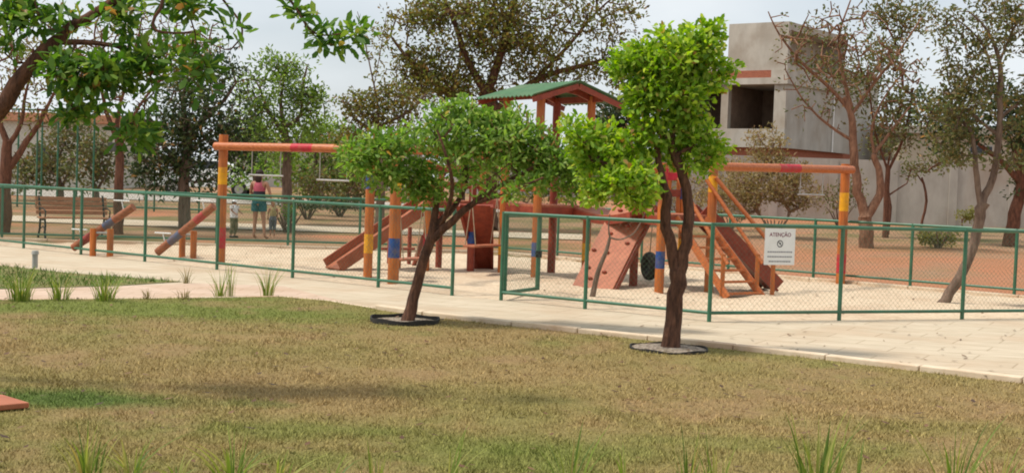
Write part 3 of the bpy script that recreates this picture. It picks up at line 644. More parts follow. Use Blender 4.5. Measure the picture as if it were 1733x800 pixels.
# filler trees far behind, left and middle
for (px, Yq, bx, lmx, lab) in (
    (100, 44, [(90, 270, 60, 40, 40), (60, 300, 50, 25, 26), (130, 230, 40, 30, 20)], LF_sage, 'grey green young tree against the low left building'),
    (160, 42, [(160, 285, 40, 35, 30), (165, 240, 25, 30, 12)], LF_sage, 'small young tree in front of the low left building wall'),
    (535, 46, [(540, 230, 50, 35, 44), (510, 290, 50, 40, 44), (560, 290, 45, 30, 36)], LF_far, 'rounded pale green tree far behind the swing beam'),
    (600, 48, [(590, 270, 50, 50, 50), (640, 290, 40, 40, 34), (560, 330, 60, 12, 24)], LF_dry, 'dry straw coloured tree behind the wooden slide'),
    (430, 48, [(420, 230, 40, 40, 36), (450, 280, 40, 30, 24), (400, 300, 30, 25, 10)], LF_mid, 'green tree far behind the woman'),
    (780, 46, [(760, 270, 60, 40, 30), (860, 280, 60, 40, 40), (930, 300, 50, 40, 30)], LF_sage, 'tangled grey green tree behind the roofed tower'),
    (1040, 42, [(1035, 200, 30, 34, 46), (1060, 230, 24, 30, 24), (1020, 250, 40, 40, 36)], LF_dark, 'dark bluish green tree right of the roofed tower'),
    (1120, 50, [(1100, 290, 60, 50, 46), (1060, 320, 50, 30, 24)], LF_sage, 'scrubby tree behind the climbing wall')):
    simple_tree('background_tree', lab, px, Yq, [[(px, 380, .12), (px+3, 330, .1), (px-2, bx[0][1]+25, .07)], [(px, 330, .06), (px+20, bx[0][1]+10, .03)]],
        [blob(Yq, a_, b_, c_*1.05, d_, int(e_*1.4)) for a_, b_, c_, d_, e_ in bx], M_barkg, lmx, (.19, .09), 14, .42, group=BGG, step=.35, r0=.014)
# shrubs
def shrub(name, label, px, Yq, blobs_px, bark, lm, leaf, per, spread, n=6, group=None, r0=.008):
    base = on(px, Yq)
    paths = []
    for i in range(n):
        a = i*6.28/n; top = base+Vector((math.cos(a)*.35, math.sin(a)*.35, .5))
        b0 = base+Vector((math.cos(a)*.05, math.sin(a)*.05, -.03))
        paths.append(([b0, b0.lerp(top, .5), top], [.03, .025, .018], False))
    root = tree(name, label, 'shrub', base, paths, [blob(Yq, *b) for b in blobs_px], bark, lm, leaf, per, spread, .2, r0, group, minfrac=.3, wob=.5, crown='foliage')
    return root
shrub('dry_shrub', 'large dry tangled shrub under the right swing beam', 1310, 38, [(1300, 300, 75, 55, 130), (1260, 330, 40, 40, 50), (1350, 320, 40, 40, 50), (1300, 240, 40, 30, 26)], M_barkpale, LF_dry, (.12, .04), 22, .25, 9, r0=.012)
shrub('dry_shrub', 'second dry shrub behind the red ramp', 1235, 41, [(1235, 310, 40, 50, 60), (1210, 340, 30, 30, 26)], M_barkpale, LF_dry, (.12, .04), 16, .25, 7, r0=.012)
shrub('pale_shrub', 'low pale yellow green shrub before the perimeter wall', 1588, 36, [(1588, 402, 40, 14, 60), (1640, 365, 24, 12, 20)], M_barkpale, leafmat('leaf_pale', [(.2, .2, .05), (.32, .3, .09), (.2, .22, .08)], .35), (.09, .05), 14, .14)
shrub('dry_shrub', 'brown brushwood behind the slide', 575, 41, [(560, 300, 60, 36, 80), (620, 310, 40, 34, 50), (520, 320, 40, 20, 24)], M_barkg, LF_sage, (.13, .06), 9, .24, 8)
shrub('low_hedge_shrub', 'low dark green shrub below the light green tree', 520, 39, [(520, 345, 60, 10, 50), (590, 345, 50, 9, 40)], M_barkg, LF_dark, (.1, .05), 14, .16)
shrub('young_shrub', 'small green shrub at the foot of the light green tree', 487, 33, [(489, 362, 9, 16, 14)], M_barkg, LF_far, (.12, .05), 8, .12)
for i, (px, w_) in enumerate(((700, 50), (1150, 60), (1420, 50), (980, 60), (880, 50))):
    shrub('scrub_bush', ['grey green scrub behind the roofed tower, left of it', 'scrub bush showing behind the wooden stairs', 'scrub bush left of the forked bare tree', 'scrub bush behind the climbing wall', 'scrub bush behind the gate'][i], px, 44+i, [(px, 335, w_, 20, 50), (px+20, 315, w_*.5, 22, 26)], M_barkg, [LF_sage, LF_dry][i % 2], (.12, .06), 7, .26, group='scrub bushes behind the playground')

# ------------------------------------------------------------------ buildings
def zpx(py, Y, px): return D(px, py, Y).z
def house():
    Yc = 56; C0 = D(1324, 300, Yc); C0.z = gz(Yc); root = thing('concrete_house', 'unfinished bare concrete house with boxy upper tower and open window holes', 'house', C0)
    U = Vector((-.8, .6, 0)); Vv = Vector((.6, .8, 0))
    def bx(mb, u0, u1, v0, v1, z0, z1):
        c = C0+U*(u0+u1)/2+Vv*(v0+v1)/2; c.z = (z0+z1)/2
        return mb.obox(c, U*(u1-u0)/2, Vv*(v1-v0)/2, (0, 0, (z1-z0)/2))
    zz = lambda py: zpx(py, Yc, 1324)
    z_top, z_t0, z_sl, z_ln, z_sill, z_b = zz(36), zz(118), zz(131), zz(142), zz(218), zz(250)
    # lower storey
    mb = MB(); bx(mb, .3, 5.6, .3, 8, gz(Yc)-.2, z_b-.6); mb.build('lower_wall', M_conc2, root, smooth=False)
    mb = MB(); bx(mb, .25, 5.65, .25, 8, z_b-.598, z_b-.002); mb.build('brick_band', M_brick, root, smooth=False)
    # middle storey, windows on the u side (v = 0)
    mb = MB(); bx(mb, 0, 5.7, 0, .2, z_b, z_sill); bx(mb, 0, .2, .202, 7, z_b, z_ln-.002)
    bx(mb, 5.5, 5.7, .202, 7, z_b, z_ln-.002); bx(mb, .202, 5.498, .202, 2.598, z_b, z_b+.2)
    mb.build('middle_wall', M_conc2, root, smooth=False)
    mbw = MB(); bx(mbw, .202, 5.498, 3.6, 3.8, z_b+.202, z_ln-.003); bx(mbw, 2.85, 3.0, .302, 3.598, z_b+.202, z_ln-.003); mbw.build('inner_wall', mat('bare_block_darkened', (.26, .18, .13), (.18, .12, .085), 3, .9, .3), root, smooth=False)  # block brown darkened, puts the shade of the open windows into the colour
    for (u0, u1) in ((.0, .55), (2.75, 3.1), (5.3, 5.7)):
        mb = MB(); bx(mb, u0, u1, 0, .3 if u0 else .2, z_sill+.002, z_ln-.003); mb.build('column', M_conc, root, smooth=False)
    mb = MB(); bx(mb, -.1, 5.8, -.12, 7, z_ln, z_sl); mb.build('lintel', M_conc, root, smooth=False)
    mb = MB(); bx(mb, .7, 5.7, -.06, 6.8, z_sl+.002, z_t0-.004); mb.build('brick_course', M_brick, root, smooth=False)
    mb = MB(); bx(mb, -.03, .698, -.08, 7, z_sl+.002, z_t0-.004); mb.build('floor_slab', M_conc, root, smooth=False)
    # tower block
    mb = MB(); L1 = 2.85
    bx(mb, 0, L1, 0, .25, z_t0, z_top); bx(mb, L1-.25, L1, .252, 6.2, z_t0, z_top)
    bx(mb, 0, L1-.252, 5.95, 6.2, z_t0, z_top); bx(mb, 0, .25, .252, 5.948, z_top-.35, z_top)
    bx(mb, 0, .25, .252, 5.948, z_t0, z_t0+.25); bx(mb, 1.1, 1.25, .252, 5.948, z_t0, z_top-.352); bx(mb, .252, L1-.252, .252, 5.948, z_top-.35, z_top-.2)
    mb.build('tower_wall', M_conc, root, smooth=False)
    mb = MB(); bx(mb, L1+.002, 5.9, .5, 7.2, z_t0, z_t0+.5); mb.build('parapet', M_conc2, root, smooth=False)
    # wing to the right
    mb = MB(); bx(mb, .4, 4, 7.25, 11.5, gz(Yc)-.2, z_t0+.6); mb.build('rear_wing', M_conc2, root, smooth=False)
    # drain pipe
    p0 = C0+Vv*5.0+U*-.06
    mb = MB(); mb.tube([Vector((p0.x, p0.y, z_b)), Vector((p0.x, p0.y, z_ln))], .035, 8); mb.build('drain_pipe', M_white, root)
house()
def wall_run(name, label, a, b, h, m, capm=None, th=.2, posts=0):
    a = Vector((a[0], a[1], gz(a[1]))); b = Vector((b[0], b[1], gz(b[1]))); root = thing(name, label, 'wall', a)
    mb = MB(); d = (b-a); n = Vector((d.y, -d.x, 0)).normalized(); z0 = min(a.z, b.z)-.3
    c = (a+b)/2; mb.obox((c.x, c.y, (z0+a.z+h)/2), (d.x/2, d.y/2, 0), n*th/2, (0, 0, (a.z+h-z0)/2)); mb.build('wall_face', m, root, smooth=False)
    if capm:
        mb = MB(); mb.obox((c.x, c.y, a.z+h+.05), (d.x/2, d.y/2, 0), n*(th/2+.06), (0, 0, .048)); mb.build('coping', capm, root, smooth=False)
    if posts:
        for i in range(posts+1):
            p = a.lerp(b, i/posts); mb = MB(); dn = d.normalized(); mb.obox((p.x, p.y, (z0+a.z+h)/2-.02), (dn.x*.15, dn.y*.15, 0), n*(th/2+.05), (0, 0, (a.z+h-z0)/2-.03)); mb.build('pilaster', m, root, smooth=False)
    return root
Yw = 50
xa = D(1110, 300, Yw).x; xb = D(2000, 300, Yw).x
wall_run('perimeter_wall', 'long grey rendered perimeter wall behind the trees', (xa, Yw), (xb, Yw-1), zpx(272, Yw, 1500)-gz(Yw), M_wall, None, posts=9)
# cream building right far
def block(name, label, px0, px1, py0, Yb, m, roofm=None, depth=6, wins=()):
    a = D(px0, 300, Yb); b = D(px1, 300, Yb); zt = D((px0+px1)/2, py0, Yb).z; root = thing(name, label, 'building', (a.x, Yb, gz(Yb)))
    mb = MB().box(a.x, b.x, Yb, Yb+depth, gz(Yb)-.3, zt); mb.build('wall', m, root, smooth=False)
    if roofm:
        mb = MB().box(a.x-.3, b.x+.3, Yb-.35, Yb+depth+.3, zt+.002, zt+.38); mb.build('roof', roofm, root, smooth=False, bevel=.03)
    for (w0, w1, h0, h1) in wins:
        p = D(w0, h0, Yb); q = D(w1, h1, Yb)
        mb = MB().box(p.x, q.x, Yb-.04, Yb+.02, q.z, p.z); f = mb.build('window', mat('window_frame', (.5, .48, .44)), root, smooth=False)
        mb = MB().box(p.x+.06, q.x-.06, Yb-.06, Yb-.035, q.z+.06, p.z-.06); mb.build('pane', mat('window_glass', (.05, .055, .06), (.03, .03, .035), 2, .1), f, smooth=False)
    return root
block('cream_building', 'low cream building behind the perimeter wall at the right', 1520, 1900, 232, 62, M_cream, M_conc, wins=((1640, 1680, 245, 262),))
block('low_building', 'low grey building with a terracotta fascia at the far left', -160, 205, 205, 56, mat('left_render', (.58, .55, .48), (.48, .45, .39), 1, .9), mat('terracotta', (.50, .24, .14), (.40, .18, .10), 3, .8), wins=((60, 85, 245, 290), (150, 172, 250, 285)))
block('pale_building', 'pale low building glimpsed between trees behind the woman', 380, 700, 250, 66, mat('pale_render', (.52, .50, .46), (.45, .43, .39), 1, .9), M_conc, wins=((420, 450, 270, 292), (620, 645, 268, 292)))
block('white_building', 'white walled building glimpsed behind the roofed tower', 760, 1130, 265, 68, mat('white_render', (.55, .53, .49), (.48, .46, .42), 1, .9), M_conc)

# tall court fence posts
def court_fence():
    Yc = 40; a = D(-40, 300, Yc); b = D(345, 300, Yc); zt = D(300, 193, Yc).z; root = thing('court_fence', 'tall green sports court fence behind the left trees', 'fence', (a.x, Yc, gz(Yc)))
    for px in (-36, 30, 62, 70, 97, 130, 158, 205, 262, 338):
        p = D(px, 300, Yc); mb = MB().tube([(p.x, Yc, gz(Yc)-.05), (p.x, Yc, zt)], .03, 8); mb.build('post', M_green, root)
    for z in (zt-.03, gz(Yc)+.1, (zt+gz(Yc))/2):
        if z == (zt+gz(Yc))/2: continue
        mb = MB().tube([(a.x, Yc-.02, z), (b.x, Yc-.02, z)], .028, 8); mb.build('rail', M_green, root)
    mb = MB(); chain(mb, Vector((a.x, Yc+.03, 0)), Vector((b.x, Yc+.03, 0)), gz(Yc)+.12, zt-.05, .16, .002); mb.build('wire_mesh', M_wire, root, smooth=False)
def chain(mb, a, b, z0, z1, sp, r):
    d = b-a; Ln = Vector((d.x, d.y, 0)).length; dn = Vector((d.x, d.y, 0)).normalized(); H = z1-z0; nrm = Vector((-dn.y, dn.x, 0))
    k = int((Ln+H)/sp)
    for i in range(1, k+1):
        c = i*sp   # lines s + h = c and s - h = c - H
        s0 = max(0, c-H); s1 = min(Ln, c)
        if s1-s0 < .01: continue
        for sg in (0, 1):
            h0, h1 = (c-s0, c-s1) if sg == 0 else (s0-(c-H), s1-(c-H))
            p = a+dn*s0; q = a+dn*s1; p = Vector((p.x, p.y, z0+h0))+nrm*(.004 if sg else -.004); q = Vector((q.x, q.y, z0+h1))+nrm*(.004 if sg else -.004)
            t = (q-p).normalized(); u = t.cross(nrm)
            vs = [x+nrm*r*math.cos(an)+u*r*math.sin(an) for x in (p, q) for an in (0, 2.1, 4.2)]
            mb.add(vs, [(0, 1, 4, 3), (1, 2, 5, 4), (2, 0, 3, 5)])
court_fence()

# ------------------------------------------------------------------ playground fences
FH = 1.22
def fence(label, pts, posts, h=FH, base=0.0, group='green chain-link fences round the playground', mesh=True, name='chain_link_fence'):
    """pts polyline; posts list of (segment, t)"""
    root = thing(name, label, 'fence', (pts[0].x, pts[0].y, base), group)
    for (s, t) in posts:
        p = pts[s].lerp(pts[s+1], t); mb = MB().tube([(p.x, p.y, base-.1), (p.x, p.y, base+h+.02)], .028, 10); mb.build('post', M_green, root)
    for a, b in zip(pts[:-1], pts[1:]):
        for z, r in ((base+h, .026), (base+.09, .022)):
            mb = MB().tube([(a.x, a.y, z), (b.x, b.y, z)], r, 10); mb.build('rail', M_green, root)
        mb = MB(); chain(mb, Vector((a.x, a.y, 0)), Vector((b.x, b.y, 0)), base+.09, base+h, .075, .0013); mb.build('wire_mesh', M_wire, root, smooth=False)
    return root
def tparam(a, b, px):
    lo, hi = -1, 3
    def col(p):
        v = MC.transposed() @ (Vector((p.x, p.y, p.z))-Vector((0, 0, CH))); return 866.5+F*v.x/-v.z
    for _ in range(40):
        m = (lo+hi)/2
        if col(a+(b-a)*m) < px: lo = m
        else: hi = m
    return lo
def posts_on(a, b, pxs, seg): return [(seg, tparam(a, b, x)) for x in pxs]
a0, a1 = nl0, NL[1]
fence('near left run of green chain-link fence, ending at the open gateway', [a0, a1], posts_on(a0, a1, [-160, -60, 40, 137, 245, 367, 495, 640, 765], 0))
mid0, mid1, r1 = NM[0], NM[1], nrE
fence('near right run of green chain-link fence, carrying the white notice', [mid0, mid1, r1], posts_on(mid0, mid1, [848, 990, 1200], 0)+posts_on(mid1, r1, [1420, 1628, 1840], 1))
fence('far run of green chain-link fence standing on the concrete kerb', [FA[0], FA[2], FB[2]], posts_on(FA[0], FA[2], [-118, 3, 124, 245, 366, 487, 608, 729, 850], 0)+posts_on(FA[2], FB[2], [943, 1085, 1232, 1376, 1540, 1716, 1900], 1), h=1.08, base=.07)
# gate leaf
h0 = NM[0]+Vector((.05, .06, 0)); h1 = G(909, 497)
gt = thing('gate', 'open green mesh gate swung inward beside the gateway', 'gate', h0)
mb = MB(); mb.tube([(h0.x, h0.y, .06), (h0.x, h0.y, FH-.02)], .026, 8); mb.tube([(h1.x, h1.y, .06), (h1.x, h1.y, FH-.02)], .036, 8)
mb.tube([(h0.x, h0.y, .08), (h1.x, h1.y, .08)], .028, 8); mb.tube([(h0.x, h0.y, FH-.04), (h1.x, h1.y, FH-.04)], .026, 8); mb.build('frame', M_green, gt)
mb = MB(); chain(mb, Vector((h0.x, h0.y, 0)), Vector((h1.x, h1.y, 0)), .1, FH-.05, .07, .0015); mb.build('wire_mesh', M_wire, gt, smooth=False)
mb = MB().box(h1.x-.05, h1.x+.05, h1.y-.06, h1.y-.03, .55, .65); mb.build('latch', M_black, gt)

# notice
def sign():
    a, b = mid1, r1; d = (b-a).normalized(); n = Vector((d.y, -d.x, 0))
    p0 = a+(b-a)*tparam(a, b, 1286); p1 = a+(b-a)*tparam(a, b, 1337); c = (p0+p1)/2+n*.034; w_ = (p1-p0).length; zt = FH-.03; hh = w_*1.02
    root = thing('notice_sign', 'white warning notice wired to the green fence', 'sign', (c.x, c.y, zt-hh))
    mb = MB().obox((c.x, c.y, zt-hh/2), d*w_/2, n*.003, (0, 0, hh/2)); mb.build('plate', M_white, root, smooth=False)
    def txt(s, x, z, size, m):
        cu = bpy.data.curves.new('lettering', 'FONT'); cu.body = s; cu.size = size; cu.align_x = 'CENTER'; cu.extrude = .0006; cu.offset = size*.012
        cu.materials.append(m); tmp = bpy.data.objects.new('tmp', cu); COL.objects.link(tmp); me = bpy.data.meshes.new_from_object(tmp.evaluated_get(bpy.context.evaluated_depsgraph_get())); bpy.data.objects.remove(tmp)
        o = bpy.data.objects.new('lettering', me); COL.objects.link(o); o.parent = root
        rot = Matrix((d, Vector((0, 0, 1)), n)).transposed().to_4x4(); pos = c+d*x+n*.0045; pos.z = z
        o.matrix_local = Matrix.Translation(pos-ORI[root]) @ rot
    mr = mat('maroon_ink', (.22, .05, .09)); mk = mat('dark_ink', (.05, .05, .06)); mg = mat('grey_ink', (.22, .22, .25))
    txt('ATENÇÃO', 0, zt-hh*.22, w_*.15, mr)
    mb = MB(); zc = zt-hh*.42; cc = c+n*.0045
    ring = lambda r0_, r1_: [(cc+d*r*math.cos(t*.2618)+Vector((0, 0, 0))) for r in (r0_, r1_) for t in range(24)]
    vs = []
    for r in (w_*.075, w_*.10):
        for t in range(24):
            q = cc+d*r*math.cos(t*math.pi/12); vs.append((q.x, q.y, zc+r*math.sin(t*math.pi/12)))
    mb.add(vs, [(i, (i+1) % 24, 24+(i+1) % 24, 24+i) for i in range(24)]); mb.build('symbol_ring', mk, root, smooth=False)
    mb = MB(); k = w_*.055
    mb.obox((cc.x, cc.y, zc), (d*k+Vector((0, 0, -k))), n*.001, (d*.12*k+Vector((0, 0, .12*k))))
    mb.obox((cc.x, cc.y, zc+.2*k), d*k*.55, n*.0008, (0, 0, k*.35)); mb.build('symbol', mk, root, smooth=False)
    for j, (zf, ww) in enumerate(((.645, .40), (.775, .40), (.905, .35))):
        mb = MB(); x = -ww*w_
        while x < ww*w_:
            l_ = random.uniform(.03, .08)*w_; q = cc+d*(x+l_/2); mb.obox((q.x, q.y, zt-hh*zf), d*l_/2, n*.0008, (0, 0, w_*.016)); x += l_+w_*.015
        mb.build('text_line', mg, root, smooth=False)
sign()

# ------------------------------------------------------------------ playground equipment
def post(parent, p, h, r=.075, bands=(), name='post', base=M_wood, mid=None):
    """bands = (z0, z1, material index 1..3)"""
    mb = MB(); cuts = sorted({0, h}|{b[0] for b in bands}|{b[1] for b in bands}); z = -.05
    segs = [(-.05 if a == 0 else a, b) for a, b in zip(cuts[:-1], cuts[1:])]
    for a, b in segs:
        mb.mi = 0
        for bd in bands:
            if bd[0] <= (a+b)/2 <= bd[1]: mb.mi = bd[2]
        rr = r+(.0012 if mb.mi else 0)
        mb.tube([(p[0], p[1], p[2]+a), (p[0], p[1], p[2]+b)], rr, 16)
    return mb.build(name, [base, M_yel, M_blu, M_rd], parent)
def pz(px, py, Y): return max(0.0, D(px, py, Y).z)
def bands(Y, px, *bs): return [(pz(px, b[1], Y), pz(px, b[0], Y), b[2]) for b in bs]
def log(parent, a, b, r, bs=(), name='beam', ms=None):
    mb = MB(); a, b = Vector(a), Vector(b); cuts = sorted({0, 1}|{x[0] for x in bs}|{x[1] for x in bs})
    for s, t in zip(cuts[:-1], cuts[1:]):
        mb.mi = 0
        for bd in bs:
            if bd[0] <= (s+t)/2 <= bd[1]: mb.mi = bd[2]
        mb.tube([a.lerp(b, s), a.lerp(b, t)], r+(.0012 if mb.mi else 0), 14)
    return mb.build(name, ms or [M_woodh, M_yel, M_blu, M_rd], parent)
# --- left swing frame
Pa = G(373, 448); Pb = G(622, 469); Pc = G(665, 479)
sf = thing('swing_set', 'orange log swing frame with one painted end post, left of the spreading tree', 'swing set', Pa)
ya = Pa.y
post(sf, Pa, pz(381, 228, ya), .082, bands(ya, 376, (283, 312, 1), (385, 420, 3)))
post(sf, Pb, 2.22, .075, bands(Pb.y, 624, (293, 320, 2), (396, 428, 1)))
ba = Vector((Pa.x-.14, Pa.y-.02, pz(380, 248, ya))); bb = Vector((Pb.x+.12, Pb.y, 2.12)); log(sf, ba, bb, .072, ((.49, .62, 3),))
# --- trapeze bars
def hang(label, A, B, z, split, kind='trapeze_bar', cat='trapeze', seatd=0.03, wide=.03, grp='bars and seats hanging from the beams'):
    c = (A+B)/2; root = thing(kind, label, cat, (c.x, c.y, z), grp); d = (B-A); d.z = 0; d.normalize()
    for P in (A, B):
        q = Vector((P.x, P.y, z)); s = q.lerp(P, split)
        mb = MB(); mb.tube([P, s], .009, 6)
        if kind == 'swing':
            n = Vector((-d.y, d.x, 0))*.11; mb.tube([s, q+n], .009, 6); mb.tube([s, q-n], .009, 6)
        else: mb.tube([s, q], .009, 6)
        mb.build('chain', M_steel if kind != 'swing' else M_rope, root)
    mb = MB()
    if kind == 'swing': mb.beam(Vector((A.x, A.y, z))-d*.05, Vector((B.x, B.y, z))+d*.05, .24, .035); mb.build('seat', M_salmon, root, bevel=.008)
    else: mb.tube([Vector((A.x, A.y, z))-d*.06, Vector((B.x, B.y, z))+d*.06], .016, 8); mb.build('bar', M_steel, root)
def onbeam(A, B, t, dz=0): p = A.lerp(B, t); p.z += dz; return p
hang('steel trapeze bar on chains above the woman, near the yellow banded post', onbeam(ba, bb, .24, -.07), onbeam(ba, bb, .42, -.07), 1.62, .5)
hang('steel trapeze bar on the left beam, half hidden by the spreading tree', onbeam(ba, bb, .66, -.07), onbeam(ba, bb, .82, -.07), 1.58, .5)
# --- second beam post c to tower corner
PL = G(842, 463.5); PF = G(905, 471)
sx, sy = Vector((.82, -.0, 0)), None
e1 = Vector((.84, .54, 0)).normalized(); e2 = Vector((-.54, .84, 0)).normalized()
S = 1.08
F_ = Vector((PF.x, PF.y, 0)); Rr = F_+e1*S; Ll = F_+e2*S; Bk = F_+e1*S+e2*S
pt = thing('play_structure', 'wooden play structure with green roofed tower, bridges, stairs and climbing wall', 'play structure', F_)
DK = 1.26
yF = F_.y
post(pt, F_, 3.22, .075, bands(yF, 905, (410, 434, 2)))
post(pt, Rr, 3.22, .075, bands(Rr.y, 987, (411, 440, 1)))
post(pt, Ll, 3.22, .078, bands(Ll.y, 842, (405, 430, 1)))
post(pt, Bk, 3.22, .075, (), base=M_red)
# deck and panels
def deck(c, ax, ay, z, name='platform'):
    mb = MB(); n = 7
    for i in range(n):
        t = (i+.5)/n*2-1; mb.obox((c.x+ax.x*t, c.y+ax.y*t, z), ax/n*.94, ay, (0, 0, .02))
    o = mb.build(name, M_salmon, pt, smooth=False)
    mb = MB()
    for s in (-1, 1):
        mb.obox((c.x+ay.x*s, c.y+ay.y*s, z-.095), ax*1.02, ay.normalized()*.02, (0, 0, .072)); mb.obox((c.x+ax.x*s, c.y+ax.y*s, z-.095), ax.normalized()*.02, ay*.96, (0, 0, .072))
    mb.build('deck_frame', M_red, pt, smooth=False)
cT = F_+(e1+e2)*S/2
deck(cT, e1*S*.5, e2*S*.5, DK)
def rail(a, b, z, wd=.035, ht=.12, m=None, name='guard_rail'):
    mb = MB(); mb.beam((a.x, a.y, z), (b.x, b.y, z), wd, ht); mb.build(name, m or M_red, pt, smooth=False, bevel=.006)
for z in (DK+.3, DK+.75): rail(F_, Ll, z); rail(Bk, Rr, z)
# roof
def roof():
    ro = F_; mid = cT; ridz = D(975, 137, F_.y).z; half = S*.5+.42; ln = S*.5+.38
    ez = ridz-.30
    for sg in (1, -1):                       # slopes along e1
        vs = []; nU, nW = 56, 2
        for j in range(nW+1):
            for i in range(nU+1):
                t = -ln+2*ln*i/nU; wv = .016*math.cos(i/nU*2*math.pi*14)
                p = mid+e1*sg*(half*j/nW)+e2*t; z = ridz+(ez-ridz)*j/nW+wv; vs.append((p.x, p.y, z))
        k = len(vs); vs += [(x, y, z-.012) for x, y, z in vs]; fs = []
        for j in range(nW):
            for i in range(nU):
                a = j*(nU+1)+i; fs += [(a, a+1, a+nU+2, a+nU+1), (a+k, a+nU+1+k, a+nU+2+k, a+1+k)]
        for i in range(nU):
            a = nW*(nU+1)+i; fs.append((a, a+1, a+1+k, a+k)); fs.append((i, i+1, i+1+k, i+k))
        for j in range(nW):
            for i in (0, nU):
                a = j*(nU+1)+i; b = a+nU+1; fs.append((a, b, b+k, a+k))
        MB().add(vs, fs).build('roof_sheet', M_roof, pt)
        for t in (-ln+.04, ln-.04):          # barge boards
            a = mid+e1*sg*.01+e2*t; b = mid+e1*sg*(half-.02)+e2*t
            mb = MB().beam((a.x, a.y, ridz-.09), (b.x, b.y, ez-.08), .035, .09); mb.build('gable_board', M_red, pt, smooth=False)
        a = mid+e1*sg*(S*.5)-e2*(ln-.1); b = mid+e1*sg*(S*.5)+e2*(ln-.1)
        mb = MB().beam((a.x, a.y, ez+.03), (b.x, b.y, ez+.03), .07, .11); mb.build('rafter_plate', M_red, pt, smooth=False)
    for t in (-S*.5, S*.5):
        a = mid+e1*-S*.5+e2*t; b = mid+e1*S*.5+e2*t; mb = MB(); n = 10; prev = None
        for i in range(n+1):
            u = i/n; q = a.lerp(b, u); q.z = ez+.02+.14*math.sin(math.pi*u)
            if prev is not None: mb.beam(prev, q, .05, .10)
            prev = q
        mb.build('arched_brace', M_red, pt, smooth=False)
roof()
# swing beam from post c to tower post L
post(pt, Pc, 2.25, .09, bands(Pc.y, 666, (283, 318, 1), (403, 436, 2)), name='post')
cb = Vector((Pc.x-.1, Pc.y, 2.12)); ce = Vector((Ll.x, Ll.y, 2.12)); log(pt, cb, ce, .07)
tA = .70; tB = .90
hang('wooden swing on ropes hanging near the yellow banded tower post', onbeam(cb, ce, .69, -.07), onbeam(cb, ce, .93, -.07), .52, .55, 'swing', 'swing')
hang('wooden swing on ropes partly hidden behind the blue banded post', onbeam(cb, ce, .08, -.07), onbeam(cb, ce, .27, -.07), .36, .55, 'swing', 'swing')
# --- left platform, slide, arched link
LPc = Vector((D(752, 400, 24.0).x, 24.0, 0)); hx, hy = .42, .42
lpp = [Vector((D(721, 440, 23.5).x, 23.5, 0)), Vector((D(742, 440, 24.3).x, 24.35, 0)), Vector((D(796, 440, 23.6).x, 23.75, 0)), Vector((D(812, 440, 24.5).x, 24.6, 0))]
post(pt, lpp[0], 2.0, .065, bands(lpp[0].y, 721, (395, 420, 3)))
post(pt, lpp[1], 1.9, .062, (), base=M_red)
post(pt, lpp[2], 2.0, .07, bands(lpp[2].y, 796, (392, 412, 2)), base=M_red)
post(pt, lpp[3], 1.9, .062, ())
cL = (lpp[0]+lpp[1]+lpp[2]+lpp[3])/4
deck(cL, (lpp[2]-lpp[0])/2, (lpp[1]-lpp[0])/2, DK)
for z in (DK+.3, DK+.6): rail(lpp[1], lpp[3], z); rail(lpp[0], lpp[2], z)
# slide
def slide():
    bl_, br_ = G(540, 456), G(585, 458); wv = (br_-bl_); wdt = .54
    bot = (bl_+br_)/2; top = Vector((lpp[0].x+.05, (lpp[0].y+lpp[1].y)/2, DK+.02)); d = (top-bot); dh = Vector((d.x, d.y, 0)).normalized(); s = Vector((-dh.y, dh.x, 0))
    k = []
    for i in range(13):
        u = i/12; z = .03+(DK-.02)*u; p = bot.lerp(Vector((top.x, top.y, 0)), u); k.append(Vector((p.x, p.y, z)))
    mb = MB()
    for a, b in zip(k[:-1], k[1:]): mb.beam(a, b+(b-a)*.01, wdt, .03)
    mb.build('slide_bed', M_salmon, pt, smooth=False)
    for sg in (-1, 1):
        mb = MB()
        for a, b in zip(k[:-1], k[1:]): mb.beam(a+s*sg*wdt/2+Vector((0, 0, .05)), b+s*sg*wdt/2+Vector((0, 0, .05))+(b-a)*.01, .035, .21)
        mb.build('slide_side', M_side, pt, smooth=False)
    q = k[8]; mb = MB().beam((q.x, q.y, -.02), (q.x, q.y, q.z-.02), .08, .08); mb.build('slide_support', M_wood, pt, smooth=False)
slide()
# arched bridge left platform -> tower
def bridge(a, b, z, rise, wdt, label=None, n=12):
    a = Vector(a); b = Vector(b); d = (b-a); dn = Vector((d.x, d.y, 0)).normalized(); s = Vector((-dn.y, dn.x, 0)); mb = MB(); rl = [MB(), MB()]; pr = None
    for i in range(n):
        u = (i+.5)/n; p = a.lerp(b, u); zz = z+rise*math.sin(math.pi*u); t = Vector((d.x, d.y, rise*math.pi*math.cos(math.pi*u)))/n/2*.92
        mb.obox((p.x, p.y, zz), t, s*wdt/2, (0, 0, .018))
    mb.build('bridge_deck', M_salmon, pt, smooth=False)
    for sg in (-1, 1):
        m2 = MB(); prev = None
        for i in range(n+1):
            u = i/n; p = a.lerp(b, u)+s*sg*(wdt/2+.02); q = Vector((p.x, p.y, z-.07+rise*math.sin(math.pi*u)))
            if prev: m2.beam(prev, q, .035, .14)
            prev = q
        m2.build('bridge_side', M_red, pt, smooth=False)
bridge((lpp[2]+lpp[3])/2, (Ll+Bk)/2-e1*.25, DK, .06, .55)
